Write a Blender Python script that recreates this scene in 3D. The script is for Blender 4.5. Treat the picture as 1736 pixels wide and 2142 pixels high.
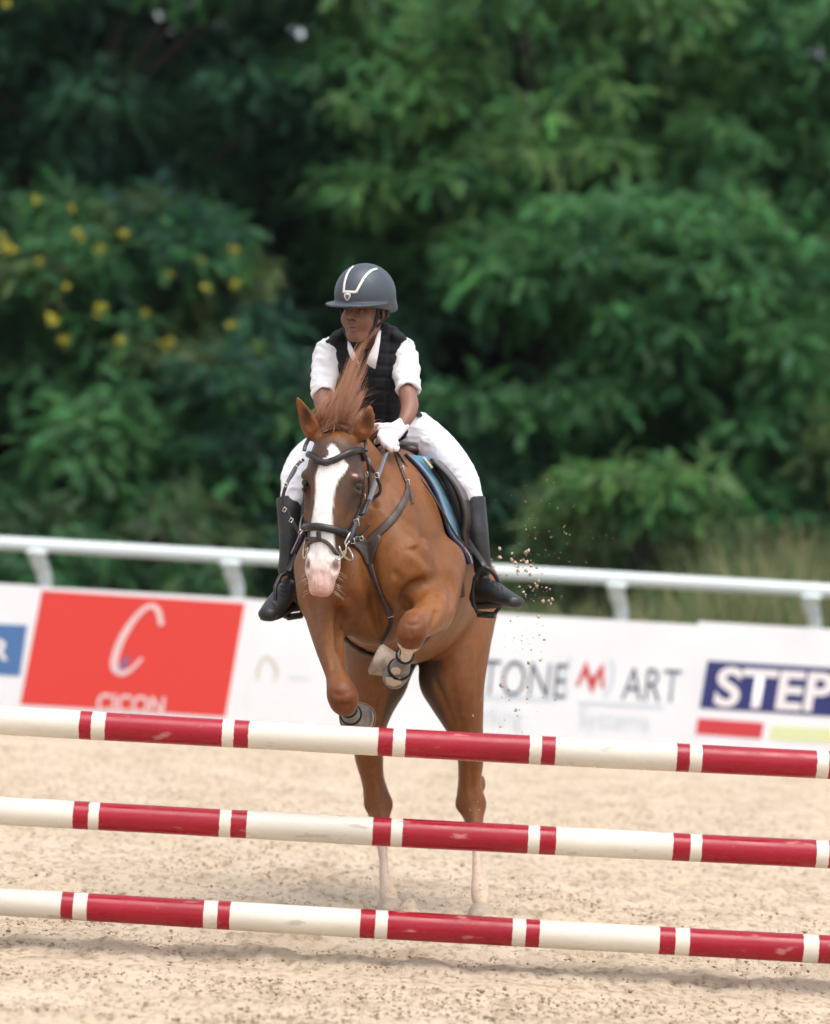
import bpy, math, random, os
import numpy as np
from mathutils import Vector, Matrix
from mathutils.bvhtree import BVHTree

for _o in list(bpy.data.objects):
    bpy.data.objects.remove(_o)
S = bpy.context.scene
COL = S.collection
R = math.radians
random.seed(7)
rng = np.random.default_rng(7)

# ------------------------------------------------------------------ camera
FPX, CU, CV = 7200.0, 868.0, 1071.0          # focal length and centre on a 1736 x 2142 frame
CAM_H, PITCH, ROLL = 1.60, math.atan(6 / 7200.0), R(3.3)
cam_d = bpy.data.cameras.new('camera')
cam = bpy.data.objects.new('camera', cam_d)
COL.objects.link(cam)
CM = Matrix.Rotation(math.pi / 2 - PITCH, 3, 'X') @ Matrix.Rotation(ROLL, 3, 'Z')
cam.matrix_world = Matrix.Translation((0, 0, CAM_H)) @ CM.to_4x4()
cam_d.sensor_fit = 'HORIZONTAL'
cam_d.sensor_width = 24.0
cam_d.lens = 24.0 * FPX / 1736.0
cam_d.clip_start, cam_d.clip_end = 0.1, 2000
cam_d.dof.use_dof = True
cam_d.dof.focus_distance = 12.6
cam_d.dof.aperture_fstop = 1.6
S.camera = cam

# ------------------------------------------------------------------ sky, sun, exposure
SUN_EL, SUN_AZ = 70.0, 150.0                  # azimuth clockwise from +Y (away from the camera)
world = bpy.data.worlds.new('World'); S.world = world; world.use_nodes = True
wn = world.node_tree.nodes; wl = world.node_tree.links
for n in list(wn): wn.remove(n)
sky = wn.new('ShaderNodeTexSky'); sky.sky_type = 'NISHITA'; sky.sun_disc = False
sky.sun_elevation = R(SUN_EL); sky.sun_rotation = R(SUN_AZ)
sky.air_density, sky.dust_density, sky.ozone_density = 1.0, 4.0, 1.0
bg = wn.new('ShaderNodeBackground'); bg.inputs[1].default_value = 0.15
wo = wn.new('ShaderNodeOutputWorld')
hs = wn.new('ShaderNodeHueSaturation'); hs.inputs['Saturation'].default_value = 0.42
wl.new(sky.outputs[0], hs.inputs['Color']); wl.new(hs.outputs[0], bg.inputs[0]); wl.new(bg.outputs[0], wo.inputs[0])
sun_d = bpy.data.lights.new('sun', 'SUN'); sun_d.energy = 0.75; sun_d.angle = R(50); sun_d.color = (1.0, 0.97, 0.93)
sun = bpy.data.objects.new('sun', sun_d); COL.objects.link(sun)
_sd = Vector((math.sin(R(SUN_AZ)) * math.cos(R(SUN_EL)), math.cos(R(SUN_AZ)) * math.cos(R(SUN_EL)), math.sin(R(SUN_EL))))
sun.rotation_euler = (-_sd).to_track_quat('-Z', 'Y').to_euler()
S.view_settings.view_transform = 'Standard'
S.view_settings.look = 'None'
S.view_settings.exposure = 0.97
S.view_settings.gamma = 1.0
S.cycles.max_bounces = 6
S.cycles.diffuse_bounces = 3
S.cycles.transparent_max_bounces = 6
S.cycles.caustics_reflective = False
S.cycles.caustics_refractive = False
S.cycles.use_denoising = True

# ------------------------------------------------------------------ helpers
_CMn = np.array(CM)
def P(u, v, Y):
    """a point seen at frame position u, v that stands Y metres in front of the camera"""
    d = _CMn @ np.array([(u - CU) / FPX, -(v - CV) / FPX, -1.0])
    return np.array([0, 0, CAM_H]) + d * (Y / d[1])

def M(u, Y):
    return u * Y / FPX

def nrm(a):
    a = np.asarray(a, float)
    return a / max(np.linalg.norm(a), 1e-9)

def tag(o, label=None, cat=None, group=None, kind=None):
    if label: o['label'] = label
    if cat: o['category'] = cat
    if group: o['group'] = group
    if kind: o['kind'] = kind
    return o

def empty(name, loc=(0, 0, 0), label=None, cat=None, group=None):
    o = bpy.data.objects.new(name, None); COL.objects.link(o)
    o.location = loc; o.empty_display_size = 0.1
    return tag(o, label, cat, group)

def link(name, me, mat=None, parent=None, smooth=True):
    o = bpy.data.objects.new(name, me); COL.objects.link(o)
    if mat is not None and not me.materials: me.materials.append(mat)
    if smooth and len(me.polygons):
        me.polygons.foreach_set('use_smooth', np.ones(len(me.polygons), bool))
    if parent is not None:
        o.parent = parent
        o.matrix_parent_inverse = Matrix.Translation(-Vector(parent.location))
    return o

def mk_mesh(name, V, F):
    """V (n,3), F (m,k) arrays"""
    V = np.asarray(V, np.float32); F = np.asarray(F, np.int32)
    me = bpy.data.meshes.new(name)
    k = F.shape[1]
    me.vertices.add(len(V)); me.vertices.foreach_set('co', V.ravel())
    me.loops.add(F.size); me.loops.foreach_set('vertex_index', F.ravel())
    me.polygons.add(len(F)); me.polygons.foreach_set('loop_start', np.arange(len(F), dtype=np.int32) * k)
    me.polygons.foreach_set('loop_total', np.full(len(F), k, np.int32))
    me.update(calc_edges=True)
    return me

def set_col(me, C, name='Col'):
    a = me.color_attributes.new(name, 'FLOAT_COLOR', 'POINT')
    C = np.asarray(C, np.float32)
    if C.shape[1] == 3: C = np.concatenate([C, np.ones((len(C), 1), np.float32)], 1)
    a.data.foreach_set('color', C.ravel())

class MB:
    def __init__(s): s.v = []; s.f = []
    def add(s, V, F):
        o = len(s.v); s.v += [tuple(p) for p in V]; s.f += [tuple(i + o for i in q) for q in F]
    def box(s, c, sx, sy, sz, bev=0.0):
        x, y, z = c; b = min(bev, sx * .45, sy * .45, sz * .45)
        if b <= 0:
            V = [(x + i * sx / 2, y + j * sy / 2, z + k * sz / 2) for i in (-1, 1) for j in (-1, 1) for k in (-1, 1)]
            F = [(0, 1, 3, 2), (4, 6, 7, 5), (0, 4, 5, 1), (2, 3, 7, 6), (0, 2, 6, 4), (1, 5, 7, 3)]
            s.add(V, F); return
        V = []; hx, hy, hz = sx / 2, sy / 2, sz / 2
        rings = []
        for (zz, ins) in ((-hz, b), (-hz + b, 0), (hz - b, 0), (hz, b)):
            r = []
            ax, ay = hx - ins, hy - ins
            for (px, py) in ((ax - b, -ay), (ax, -ay + b), (ax, ay - b), (ax - b, ay), (-ax + b, ay), (-ax, ay - b), (-ax, -ay + b), (-ax + b, -ay)):
                r.append((x + px, y + py, z + zz))
            rings.append(r)
        for r in rings: V += r
        F = [tuple(reversed(range(8)))]
        for k in range(3):
            for i in range(8):
                a = k * 8 + i; c2 = k * 8 + (i + 1) % 8
                F.append((a, c2, c2 + 8, a + 8))
        F.append(tuple(24 + i for i in range(8)))
        s.add(V, F)
    def tube(s, pts, rad, n=8, caps=True, closed=False):
        pts = [np.asarray(p, float) for p in pts]; m = len(pts)
        rad = rad if hasattr(rad, '__len__') else [rad] * m
        V = []; up = np.array([0.13, 0.21, 0.97])
        for i, p in enumerate(pts):
            if closed: t = pts[(i + 1) % m] - pts[i - 1]
            else: t = pts[min(i + 1, m - 1)] - pts[max(i - 1, 0)]
            t = nrm(t)
            if i == 0: x = nrm(np.cross(t, up) if abs(t @ up) < .95 else np.cross(t, (1, 0, 0)))
            else: x = nrm(x - t * (x @ t))
            y = np.cross(t, x)
            for k in range(n):
                a = 2 * math.pi * k / n
                V.append(p + rad[i] * (math.cos(a) * x + math.sin(a) * y))
        F = []
        for i in range(m if closed else m - 1):
            for k in range(n):
                a, b = i * n + k, i * n + (k + 1) % n
                c, d = ((i + 1) % m) * n + (k + 1) % n, ((i + 1) % m) * n + k
                F.append((a, b, c, d))
        if caps and not closed:
            F.append(tuple(reversed(range(n)))); F.append(tuple((m - 1) * n + k for k in range(n)))
        s.add(V, F)
    def build(s, name, mat, parent=None, smooth=True):
        me = bpy.data.meshes.new(name); me.from_pydata(s.v, [], s.f); me.update()
        return link(name, me, mat, parent, smooth)

def catmull(pts, sub=6):
    pts = [np.asarray(p, float) for p in pts]
    if len(pts) < 3: 
        return [pts[0] + (pts[-1] - pts[0]) * t for t in np.linspace(0, 1, sub + 1)]
    Q = [2 * pts[0] - pts[1]] + pts + [2 * pts[-1] - pts[-2]]
    out = []
    for i in range(1, len(Q) - 2):
        for j in range(sub):
            t = j / sub
            out.append(0.5 * (2 * Q[i] + (Q[i + 1] - Q[i - 1]) * t + (2 * Q[i - 1] - 5 * Q[i] + 4 * Q[i + 1] - Q[i + 2]) * t * t
                              + (3 * Q[i] - Q[i - 1] - 3 * Q[i + 1] + Q[i + 2]) * t ** 3))
    out.append(Q[-2])
    return out

# ------------------------------------------------------------------ materials
def mat(name, col, rough=0.6, spec=0.5, metal=0.0, noise=None, bump=None, sheen=0.0, coat=0.0, subsurf=0.0):
    """noise = (scale, amount, colour2) mottles the colour, bump = (scale, strength, distance)"""
    m = bpy.data.materials.new(name); m.use_nodes = True
    nt = m.node_tree; N = nt.nodes; L = nt.links
    b = N['Principled BSDF']
    b.inputs['Base Color'].default_value = (*col, 1); b.inputs['Roughness'].default_value = rough
    b.inputs['Specular IOR Level'].default_value = spec; b.inputs['Metallic'].default_value = metal
    b.inputs['Sheen Weight'].default_value = sheen; b.inputs['Coat Weight'].default_value = coat
    if subsurf: b.inputs['Subsurface Weight'].default_value = subsurf; b.inputs['Subsurface Scale'].default_value = 0.01
    tc = N.new('ShaderNodeTexCoord')
    if noise:
        sc, am, c2 = noise
        t = N.new('ShaderNodeTexNoise'); t.inputs['Scale'].default_value = sc; t.inputs['Detail'].default_value = 5
        L.new(tc.outputs['Object'], t.inputs['Vector'])
        r = N.new('ShaderNodeValToRGB'); r.color_ramp.elements[0].position = .5 - .25 / max(am, .01) * .5; r.color_ramp.elements[1].position = .5 + .25 / max(am, .01) * .5
        r.color_ramp.elements[0].color = (*c2, 1); r.color_ramp.elements[1].color = (*col, 1)
        L.new(t.outputs['Fac'], r.inputs[0]); L.new(r.outputs[0], b.inputs['Base Color'])
    if bump:
        sc, st, di = bump
        t2 = N.new('ShaderNodeTexNoise'); t2.inputs['Scale'].default_value = sc; t2.inputs['Detail'].default_value = 4
        L.new(tc.outputs['Object'], t2.inputs['Vector'])
        bp = N.new('ShaderNodeBump'); bp.inputs['Strength'].default_value = st; bp.inputs['Distance'].default_value = di
        L.new(t2.outputs['Fac'], bp.inputs['Height']); L.new(bp.outputs[0], b.inputs['Normal'])
    return m

def attr_mat(name, rough=0.5, spec=0.4, bump=None, sheen=0.0, edge_noise=None, mottled=None, translucent=0.0):
    """base colour = vertex attribute Col (colour of the thing, some shade painted in), with mottling"""
    m = bpy.data.materials.new(name); m.use_nodes = True
    nt = m.node_tree; N = nt.nodes; L = nt.links
    b = N['Principled BSDF']; b.inputs['Roughness'].default_value = rough; b.inputs['Specular IOR Level'].default_value = spec
    b.inputs['Sheen Weight'].default_value = sheen
    a = N.new('ShaderNodeAttribute'); a.attribute_name = 'Col'
    src = a.outputs['Color']
    tc = N.new('ShaderNodeTexCoord')
    if mottled:
        t = N.new('ShaderNodeTexNoise'); t.inputs['Scale'].default_value = mottled[0]; t.inputs['Detail'].default_value = 6
        L.new(tc.outputs['Object'], t.inputs['Vector'])
        mr = N.new('ShaderNodeMapRange'); mr.inputs[1].default_value = .3; mr.inputs[2].default_value = .7
        mr.inputs[3].default_value = 1 - mottled[1]; mr.inputs[4].default_value = 1 + mottled[1]
        L.new(t.outputs['Fac'], mr.inputs[0])
        mx = N.new('ShaderNodeVectorMath'); mx.operation = 'SCALE'
        L.new(src, mx.inputs[0]); L.new(mr.outputs[0], mx.inputs['Scale']); src = mx.outputs[0]
    L.new(src, b.inputs['Base Color'])
    if bump:
        t2 = N.new('ShaderNodeTexNoise'); t2.inputs['Scale'].default_value = bump[0]; t2.inputs['Detail'].default_value = 4
        L.new(tc.outputs['Object'], t2.inputs['Vector'])
        bp = N.new('ShaderNodeBump'); bp.inputs['Strength'].default_value = bump[1]; bp.inputs['Distance'].default_value = bump[2]
        L.new(t2.outputs['Fac'], bp.inputs['Height']); L.new(bp.outputs[0], b.inputs['Normal'])
    if translucent:
        tr = N.new('ShaderNodeBsdfTranslucent'); L.new(src, tr.inputs[0])
        ms = N.new('ShaderNodeMixShader'); ms.inputs[0].default_value = translucent
        L.new(b.outputs[0], ms.inputs[1]); L.new(tr.outputs[0], ms.inputs[2])
        L.new(ms.outputs[0], N['Material Output'].inputs[0])
    return m

# ------------------------------------------------------------------ distance-field sculpting
class Field:
    """smooth unions of round shapes on a grid, turned into one continuous skin"""
    def __init__(s, lo, hi, h):
        s.lo = np.asarray(lo, float); s.h = h
        s.n = np.ceil((np.asarray(hi) - s.lo) / h).astype(int) + 1
        s.F = np.full(s.n, 0.25, np.float32)
    def region(s, lo, hi):
        a = np.clip(np.floor((np.asarray(lo) - s.lo) / s.h).astype(int), 0, s.n - 1)
        b = np.clip(np.ceil((np.asarray(hi) - s.lo) / s.h).astype(int) + 1, 1, s.n)
        if np.any(b <= a): return None
        ax = [(s.lo[i] + s.h * np.arange(a[i], b[i])).astype(np.float32) for i in range(3)]
        return (slice(a[0], b[0]), slice(a[1], b[1]), slice(a[2], b[2])), ax[0][:, None, None], ax[1][None, :, None], ax[2][None, None, :]
    def merge(s, sl, d, k, op):
        A = s.F[sl]
        if op == 'add':
            if k <= 0: s.F[sl] = np.minimum(A, d)
            else:
                hh = np.maximum(k - np.abs(A - d), 0) / k
                s.F[sl] = np.minimum(A, d) - hh * hh * k * .25
        elif op == 'cut':
            d = -d
            if k <= 0: s.F[sl] = np.maximum(A, d)
            else:
                hh = np.maximum(k - np.abs(A - d), 0) / k
                s.F[sl] = np.maximum(A, d) + hh * hh * k * .25
    def ell(s, c, r, axes=None, k=0.02, op='add'):
        c = np.asarray(c, float); r = np.asarray(r, float) * np.ones(3)
        A = np.eye(3) if axes is None else np.array([nrm(a) for a in axes])
        ext = np.sqrt(((A * r[:, None]) ** 2).sum(0)) + k + 3 * s.h
        g = s.region(c - ext, c + ext)
        if g is None: return
        sl, X, Y, Z = g
        X = X - c[0]; Y = Y - c[1]; Z = Z - c[2]
        k0 = 0; k1 = 0
        for i in range(3):
            q = X * np.float32(A[i, 0]) + Y * np.float32(A[i, 1]) + Z * np.float32(A[i, 2])
            q2 = q * q
            k0 = k0 + q2 / np.float32(r[i] ** 2); k1 = k1 + q2 / np.float32(r[i] ** 4)
        k0 = np.sqrt(np.maximum(k0, 1e-5)); k1 = np.sqrt(np.maximum(k1, 1e-8))
        s.merge(sl, (k0 * (k0 - 1) / k1).astype(np.float32), k, op)
    def chain(s, pts, rad, k=0.02, side=None, sub=4, op='add'):
        """pts list of xyz; rad list of r or (r_side, r_other)"""
        pts = [np.asarray(p, float) for p in pts]
        rr = np.array([(q, q) if not hasattr(q, '__len__') else q for q in rad], float)
        full = [np.concatenate([p, q]) for p, q in zip(pts, rr)]
        full = np.array(catmull(full, sub)) if len(full) > 2 else np.array(full)
        full[:, 3:] = np.maximum(full[:, 3:], 0.0012)
        rm = full[:, 3:].max(); pad = rm + k + 3 * s.h
        g = s.region(full[:, :3].min(0) - pad, full[:, :3].max(0) + pad)
        if g is None: return
        sl, X, Y, Z = g
        D = np.full((X.shape[0], Y.shape[1], Z.shape[2]), 0.25, np.float32)
        sd = np.array([1., 0, 0]) if side is None else nrm(side)
        for i in range(len(full) - 1):
            a, b = full[i, :3], full[i + 1, :3]; ba = b - a; L2 = float(ba @ ba)
            if L2 < 1e-10: continue
            m = max(full[i, 3:].max(), full[i + 1, 3:].max()) + k + 3 * s.h
            lo = np.minimum(a, b) - m; hi = np.maximum(a, b) + m
            ix = [np.searchsorted(ax.ravel(), (lo[j], hi[j])) for j, ax in enumerate((X, Y, Z))]
            ls = tuple(slice(q[0], q[1]) for q in ix)
            x = X[ls[0]] - np.float32(a[0]); y = Y[:, ls[1]] - np.float32(a[1]); z = Z[:, :, ls[2]] - np.float32(a[2])
            if x.size == 0 or y.size == 0 or z.size == 0: continue
            hh = np.clip((x * np.float32(ba[0]) + y * np.float32(ba[1]) + z * np.float32(ba[2])) / np.float32(L2), 0, 1)
            qx = x - hh * np.float32(ba[0]); qy = y - hh * np.float32(ba[1]); qz = z - hh * np.float32(ba[2])
            rs = full[i, 3] + hh * np.float32(full[i + 1, 3] - full[i, 3])
            if abs(full[i, 3] - full[i, 4]) < 1e-6 and abs(full[i + 1, 3] - full[i + 1, 4]) < 1e-6:
                d = np.sqrt(qx * qx + qy * qy + qz * qz) - rs
            else:
                ro = full[i, 4] + hh * np.float32(full[i + 1, 4] - full[i, 4])
                t = ba / math.sqrt(L2); s1 = nrm(sd - t * (sd @ t)); o1 = np.cross(t, s1)
                f = np.float32
                a1 = qx * f(s1[0]) + qy * f(s1[1]) + qz * f(s1[2]); a2 = qx * f(o1[0]) + qy * f(o1[1]) + qz * f(o1[2])
                a3 = qx * f(t[0]) + qy * f(t[1]) + qz * f(t[2]); rt = np.minimum(rs, ro)
                k0 = np.sqrt(np.maximum((a1 / rs) ** 2 + (a2 / ro) ** 2 + (a3 / rt) ** 2, 1e-5))
                k1 = np.sqrt(np.maximum((a1 / rs ** 2) ** 2 + (a2 / ro ** 2) ** 2 + (a3 / rt ** 2) ** 2, 1e-8))
                d = k0 * (k0 - 1) / k1
            np.minimum(D[ls], d, out=D[ls])
        s.merge(sl, D, k, op)
    def half(s, p, n, op='cut', k=0.0):
        """cut away the half space on the side n points to"""
        sl, X, Y, Z = s.region(s.lo, s.lo + s.h * s.n)
        n = nrm(n)
        d = ((X - p[0]) * n[0] + (Y - p[1]) * n[1] + (Z - p[2]) * n[2]).astype(np.float32)
        s.merge(sl, -d, k, 'cut')
    def grids(s):
        return s.region(s.lo, s.lo + s.h * s.n)[1:]
    def mesh(s, name):
        V, F = surface_nets(s.F, s.lo, s.h)
        return mk_mesh(name, V, F), V

def surface_nets(F, lo, h):
    s = F < 0
    c = None; al = None
    for i in (0, 1):
        for j in (0, 1):
            for k in (0, 1):
                q = s[i:s.shape[0] - 1 + i, j:s.shape[1] - 1 + j, k:s.shape[2] - 1 + k]
                c = q.copy() if c is None else np.logical_or(c, q, out=c)
                al = q.copy() if al is None else np.logical_and(al, q, out=al)
    act = c & ~al
    I, J, K = np.nonzero(act)
    idx = np.full(act.shape, -1, np.int32); idx[I, J, K] = np.arange(len(I))
    acc = np.zeros((len(I), 3)); cnt = np.zeros(len(I))
    val = {}
    for i in (0, 1):
        for j in (0, 1):
            for k in (0, 1): val[i, j, k] = F[I + i, J + j, K + k].astype(float)
    E = []
    for j in (0, 1):
        for k in (0, 1):
            E += [((0, j, k), (1, j, k)), ((j, 0, k), (j, 1, k)), ((j, k, 0), (j, k, 1))]
    for a, b in E:
        va, vb = val[a], val[b]; m = (va < 0) != (vb < 0)
        t = np.where(m, va / np.where(m, va - vb, 1), 0)
        p = np.array(a)[None, :] + t[:, None] * (np.array(b) - np.array(a))[None, :]
        acc[m] += p[m]; cnt[m] += 1
    V = (np.stack([I, J, K], 1) + acc / cnt[:, None]) * h + lo
    Q = []
    for ax in range(3):
        sa = [slice(None)] * 3; sb = [slice(None)] * 3
        sa[ax] = slice(0, -1); sb[ax] = slice(1, None)
        d = s[tuple(sa)] != s[tuple(sb)]
        e = np.stack(np.nonzero(d), 1)
        o1, o2 = (ax + 1) % 3, (ax + 2) % 3
        e = e[(e[:, o1] > 0) & (e[:, o2] > 0) & (e[:, o1] < F.shape[o1] - 1) & (e[:, o2] < F.shape[o2] - 1)]
        ins = s[e[:, 0], e[:, 1], e[:, 2]]
        def cell(d1, d2):
            q = e.copy(); q[:, o1] += d1; q[:, o2] += d2
            return idx[q[:, 0], q[:, 1], q[:, 2]]
        q = np.stack([cell(-1, -1), cell(0, -1), cell(0, 0), cell(-1, 0)], 1)
        q[~ins] = q[~ins][:, ::-1]
        Q.append(q)
    return V, np.concatenate(Q)

def bvh_of(me):
    n = len(me.vertices); V = np.empty(n * 3, np.float32); me.vertices.foreach_get('co', V)
    V = V.reshape(-1, 3)
    L = np.empty(len(me.loops), np.int32); me.loops.foreach_get('vertex_index', L)
    return BVHTree.FromPolygons(V.tolist(), L.reshape(-1, 4).tolist())

def sstep(x, a, b):
    t = np.clip((x - a) / (b - a), 0, 1); return t * t * (3 - 2 * t)

def vnoise(P_, sc, seed=0):
    """smooth value noise at points (n,3) or (n,2)"""
    Q = np.asarray(P_, float) * sc
    d = Q.shape[1]; i = np.floor(Q).astype(np.int64); f = Q - i; f = f * f * (3 - 2 * f)
    out = 0
    for c in range(2 ** d):
        w = 1; hsh = np.full(len(Q), seed * 374761393, np.int64)
        for a in range(d):
            bit = (c >> a) & 1
            w = w * (f[:, a] if bit else 1 - f[:, a])
            hsh = hsh * 668265263 + (i[:, a] + bit) * (2246822519 + a * 3266489917)
            hsh = (hsh ^ (hsh >> 13)) & 0x7fffffff
        hsh = (hsh * 1274126177) & 0x7fffffff; hsh = hsh ^ (hsh >> 15)
        out = out + w * ((hsh & 0xffff) / 65535.0)
    return out

# ================================================================== SETTING
# sand arena: one sheet, finely modelled near the jump, reaching far out
def axis_coords(a, b, fine, far, grow=1.25):
    c = list(np.arange(a, b + fine / 2, fine)); st = fine
    while c[-1] < far[1]: st *= grow; c.append(c[-1] + st)
    st = fine; lo = [c[0]]
    while lo[-1] > far[0]: st *= grow; lo.append(lo[-1] - st)
    return np.array(lo[::-1][:-1] + c)
gx = axis_coords(-2.0, 2.0, 0.02, (-300, 300))
gy = np.concatenate([[-250, -100, -40, -15, -4, 2, 6, 9, 10], np.arange(10.4, 15.2, 0.018), np.arange(15.2, 25.5, 0.06)])
GX, GY = np.meshgrid(gx, gy, indexing='ij')
pt = np.stack([GX.ravel(), GY.ravel()], 1)
hgt = 0.016 * (vnoise(pt, 2.2, 1) - .5) + 0.030 * (vnoise(pt, 7, 2) - .5) + 0.016 * (vnoise(pt, 19, 3) - .5) + 0.016 * (vnoise(pt, 38, 9) - .5)
rid = pt[:, 1] - (12.02 + 0.05 * (vnoise(pt[:, :1], 1.7, 5) - .5))
hgt += 0.016 * np.exp(-((rid - .10) / .10) ** 2) * (0.6 + .8 * vnoise(pt, 9, 6)) - 0.012 * sstep(-rid, 0.0, .1) * (rid > -1.0)
smooth_strip = np.exp(-((rid + .28) / .22) ** 2)
hgt = hgt * (1 - .6 * smooth_strip)
for (hx, hy) in ((-.10, 13.42), (.26, 13.40)):
    rr = np.hypot(pt[:, 0] - hx, pt[:, 1] - hy); hgt += .035 * np.exp(-((rr - .16) / .06) ** 2) * (.5 + vnoise(pt, 14, 8))
hr_ = np.random.default_rng(31)
for _ in range(70):                            # old hoof prints
    hx, hy = hr_.uniform(-1.9, 1.9), hr_.uniform(12.3, 17); a_ = hr_.uniform(0, 6.28); near_ = (np.abs(pt[:, 0] - hx) < .3) & (np.abs(pt[:, 1] - hy) < .3); q_ = pt[near_] - (hx, hy)
    q_ = np.stack([q_[:, 0] * math.cos(a_) + q_[:, 1] * math.sin(a_), (-q_[:, 0] * math.sin(a_) + q_[:, 1] * math.cos(a_)) * .85], 1); rr = np.hypot(q_[:, 0], q_[:, 1])
    hgt[near_] += -.026 * np.exp(-(rr / .055) ** 4) + .014 * np.exp(-((rr - .095) / .03) ** 2) * (.4 + 1.2 * vnoise(pt[near_], 16, 4))
hgt *= (np.abs(pt[:, 0]) < 8)
nxg, nyg = len(gx), len(gy)
ii, jj = np.meshgrid(np.arange(nxg - 1), np.arange(nyg - 1), indexing='ij')
q0 = (ii * nyg + jj).ravel()
ground_me = mk_mesh('sand_ground', np.stack([pt[:, 0], pt[:, 1], hgt], 1), np.stack([q0, q0 + nyg, q0 + nyg + 1, q0 + 1], 1))

def sand_mat():
    m = bpy.data.materials.new('sand'); m.use_nodes = True
    N = m.node_tree.nodes; L = m.node_tree.links; b = N['Principled BSDF']
    b.inputs['Roughness'].default_value = .95; b.inputs['Specular IOR Level'].default_value = .15
    tc = N.new('ShaderNodeTexCoord')
    def noise(sc, det, mp=None):
        t = N.new('ShaderNodeTexNoise'); t.inputs['Scale'].default_value = sc; t.inputs['Detail'].default_value = det
        if mp:
            g = N.new('ShaderNodeMapping'); g.inputs['Scale'].default_value = mp; L.new(tc.outputs['Object'], g.inputs[0]); L.new(g.outputs[0], t.inputs['Vector'])
        else: L.new(tc.outputs['Object'], t.inputs['Vector'])
        return t
    n1 = noise(1.6, 4); n2 = noise(34, 6, (1, .5, 1)); n3 = noise(120, 4)
    r1 = N.new('ShaderNodeValToRGB'); r1.color_ramp.elements[0].position = .36; r1.color_ramp.elements[1].position = .64
    r1.color_ramp.elements[0].color = (.50, .40, .29, 1); r1.color_ramp.elements[1].color = (.55, .445, .335, 1)
    L.new(n1.outputs['Fac'], r1.inputs[0])
    r2 = N.new('ShaderNodeValToRGB'); r2.color_ramp.elements[0].position = .34; r2.color_ramp.elements[1].position = .50
    r2.color_ramp.elements[0].color = (.20, .145, .09, 1); r2.color_ramp.elements[1].color = (1, 1, 1, 1)
    L.new(n2.outputs['Fac'], r2.inputs[0])
    mx = N.new('ShaderNodeMix'); mx.data_type = 'RGBA'; mx.blend_type = 'MULTIPLY'; mx.inputs[0].default_value = .45
    L.new(r1.outputs[0], mx.inputs[6]); L.new(r2.outputs[0], mx.inputs[7]); L.new(mx.outputs[2], b.inputs['Base Color'])
    n4 = noise(7, 5, (.6, 1, 1)); r4 = N.new('ShaderNodeValToRGB'); r4.color_ramp.elements[0].position = .36; r4.color_ramp.elements[1].position = .52
    r4.color_ramp.elements[0].color = (.62, .57, .50, 1); r4.color_ramp.elements[1].color = (1, 1, 1, 1); L.new(n4.outputs['Fac'], r4.inputs[0])
    mx2 = N.new('ShaderNodeMix'); mx2.data_type = 'RGBA'; mx2.blend_type = 'MULTIPLY'; mx2.inputs[0].default_value = .42
    L.new(mx.outputs[2], mx2.inputs[6]); L.new(r4.outputs[0], mx2.inputs[7]); L.new(mx2.outputs[2], b.inputs['Base Color'])
    bp = N.new('ShaderNodeBump'); bp.inputs['Strength'].default_value = .7; bp.inputs['Distance'].default_value = .012
    ad = N.new('ShaderNodeMath'); ad.operation = 'ADD'; L.new(n2.outputs['Fac'], ad.inputs[0]); L.new(n3.outputs['Fac'], ad.inputs[1])
    L.new(ad.outputs[0], bp.inputs['Height']); L.new(bp.outputs[0], b.inputs['Normal'])
    return m
M_SAND = sand_mat()
tag(link('sand_ground', ground_me, M_SAND), kind='structure')

# rough grass verge behind the boards, reaching the horizon
M_VERGE = mat('verge_grass', (.060, .095, .030), .9, .2, noise=(1.2, .8, (.10, .10, .045)), bump=(30, .8, .03))
vx = np.linspace(-60, 60, 121); vy = np.concatenate([np.arange(25.5, 45, .5), np.arange(45, 620, 25)])
VX, VY = np.meshgrid(vx, vy, indexing='ij'); vp = np.stack([VX.ravel(), VY.ravel()], 1)
vz = .012 + .05 * sstep(vp[:, 1], 25.5, 28) * (1 + vnoise(vp, .8, 3))
vp2 = vp.copy(); vp2[:, 0] = np.where(np.abs(vp[:, 0]) > 59, vp[:, 0] * 6, vp[:, 0])
i2, j2 = np.meshgrid(np.arange(len(vx) - 1), np.arange(len(vy) - 1), indexing='ij'); q = (i2 * len(vy) + j2).ravel(); ny_ = len(vy)
tag(link('grass_ground', mk_mesh('grass_ground', np.stack([vp2[:, 0], vp2[:, 1], vz], 1), np.stack([q, q + ny_, q + ny_ + 1, q + 1], 1)), M_VERGE), kind='structure')

# loose clods lying on the sand
ico = np.array([(0, 0, 1), (.9, 0, .3), (.28, .85, .3), (-.72, .53, .3), (-.72, -.53, .3), (.28, -.85, .3), (0, 0, -.6)])
icf = [(0, 1, 2), (0, 2, 3), (0, 3, 4), (0, 4, 5), (0, 5, 1), (6, 2, 1), (6, 3, 2), (6, 4, 3), (6, 5, 4), (6, 1, 5)]
def clods(pos, size, seed):
    r = np.random.default_rng(seed); n = len(pos)
    V = ico[None] * (0.55 + .9 * r.random((n, 7, 1))) * size[:, None, None]
    V[:, :, 2] *= .7
    a = r.random(n) * 6.28; c, s_ = np.cos(a)[:, None], np.sin(a)[:, None]
    V = np.stack([V[:, :, 0] * c - V[:, :, 1] * s_, V[:, :, 0] * s_ + V[:, :, 1] * c, V[:, :, 2]], 2) + pos[:, None, :]
    F = (np.array(icf)[None] + 7 * np.arange(n)[:, None, None]).reshape(-1, 3)
    return V.reshape(-1, 3), F
n = 15000
cy = 10.5 + 9 * rng.random(n) ** 2.0; cx = (rng.random(n) - .5) * (cy * .27)
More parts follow.
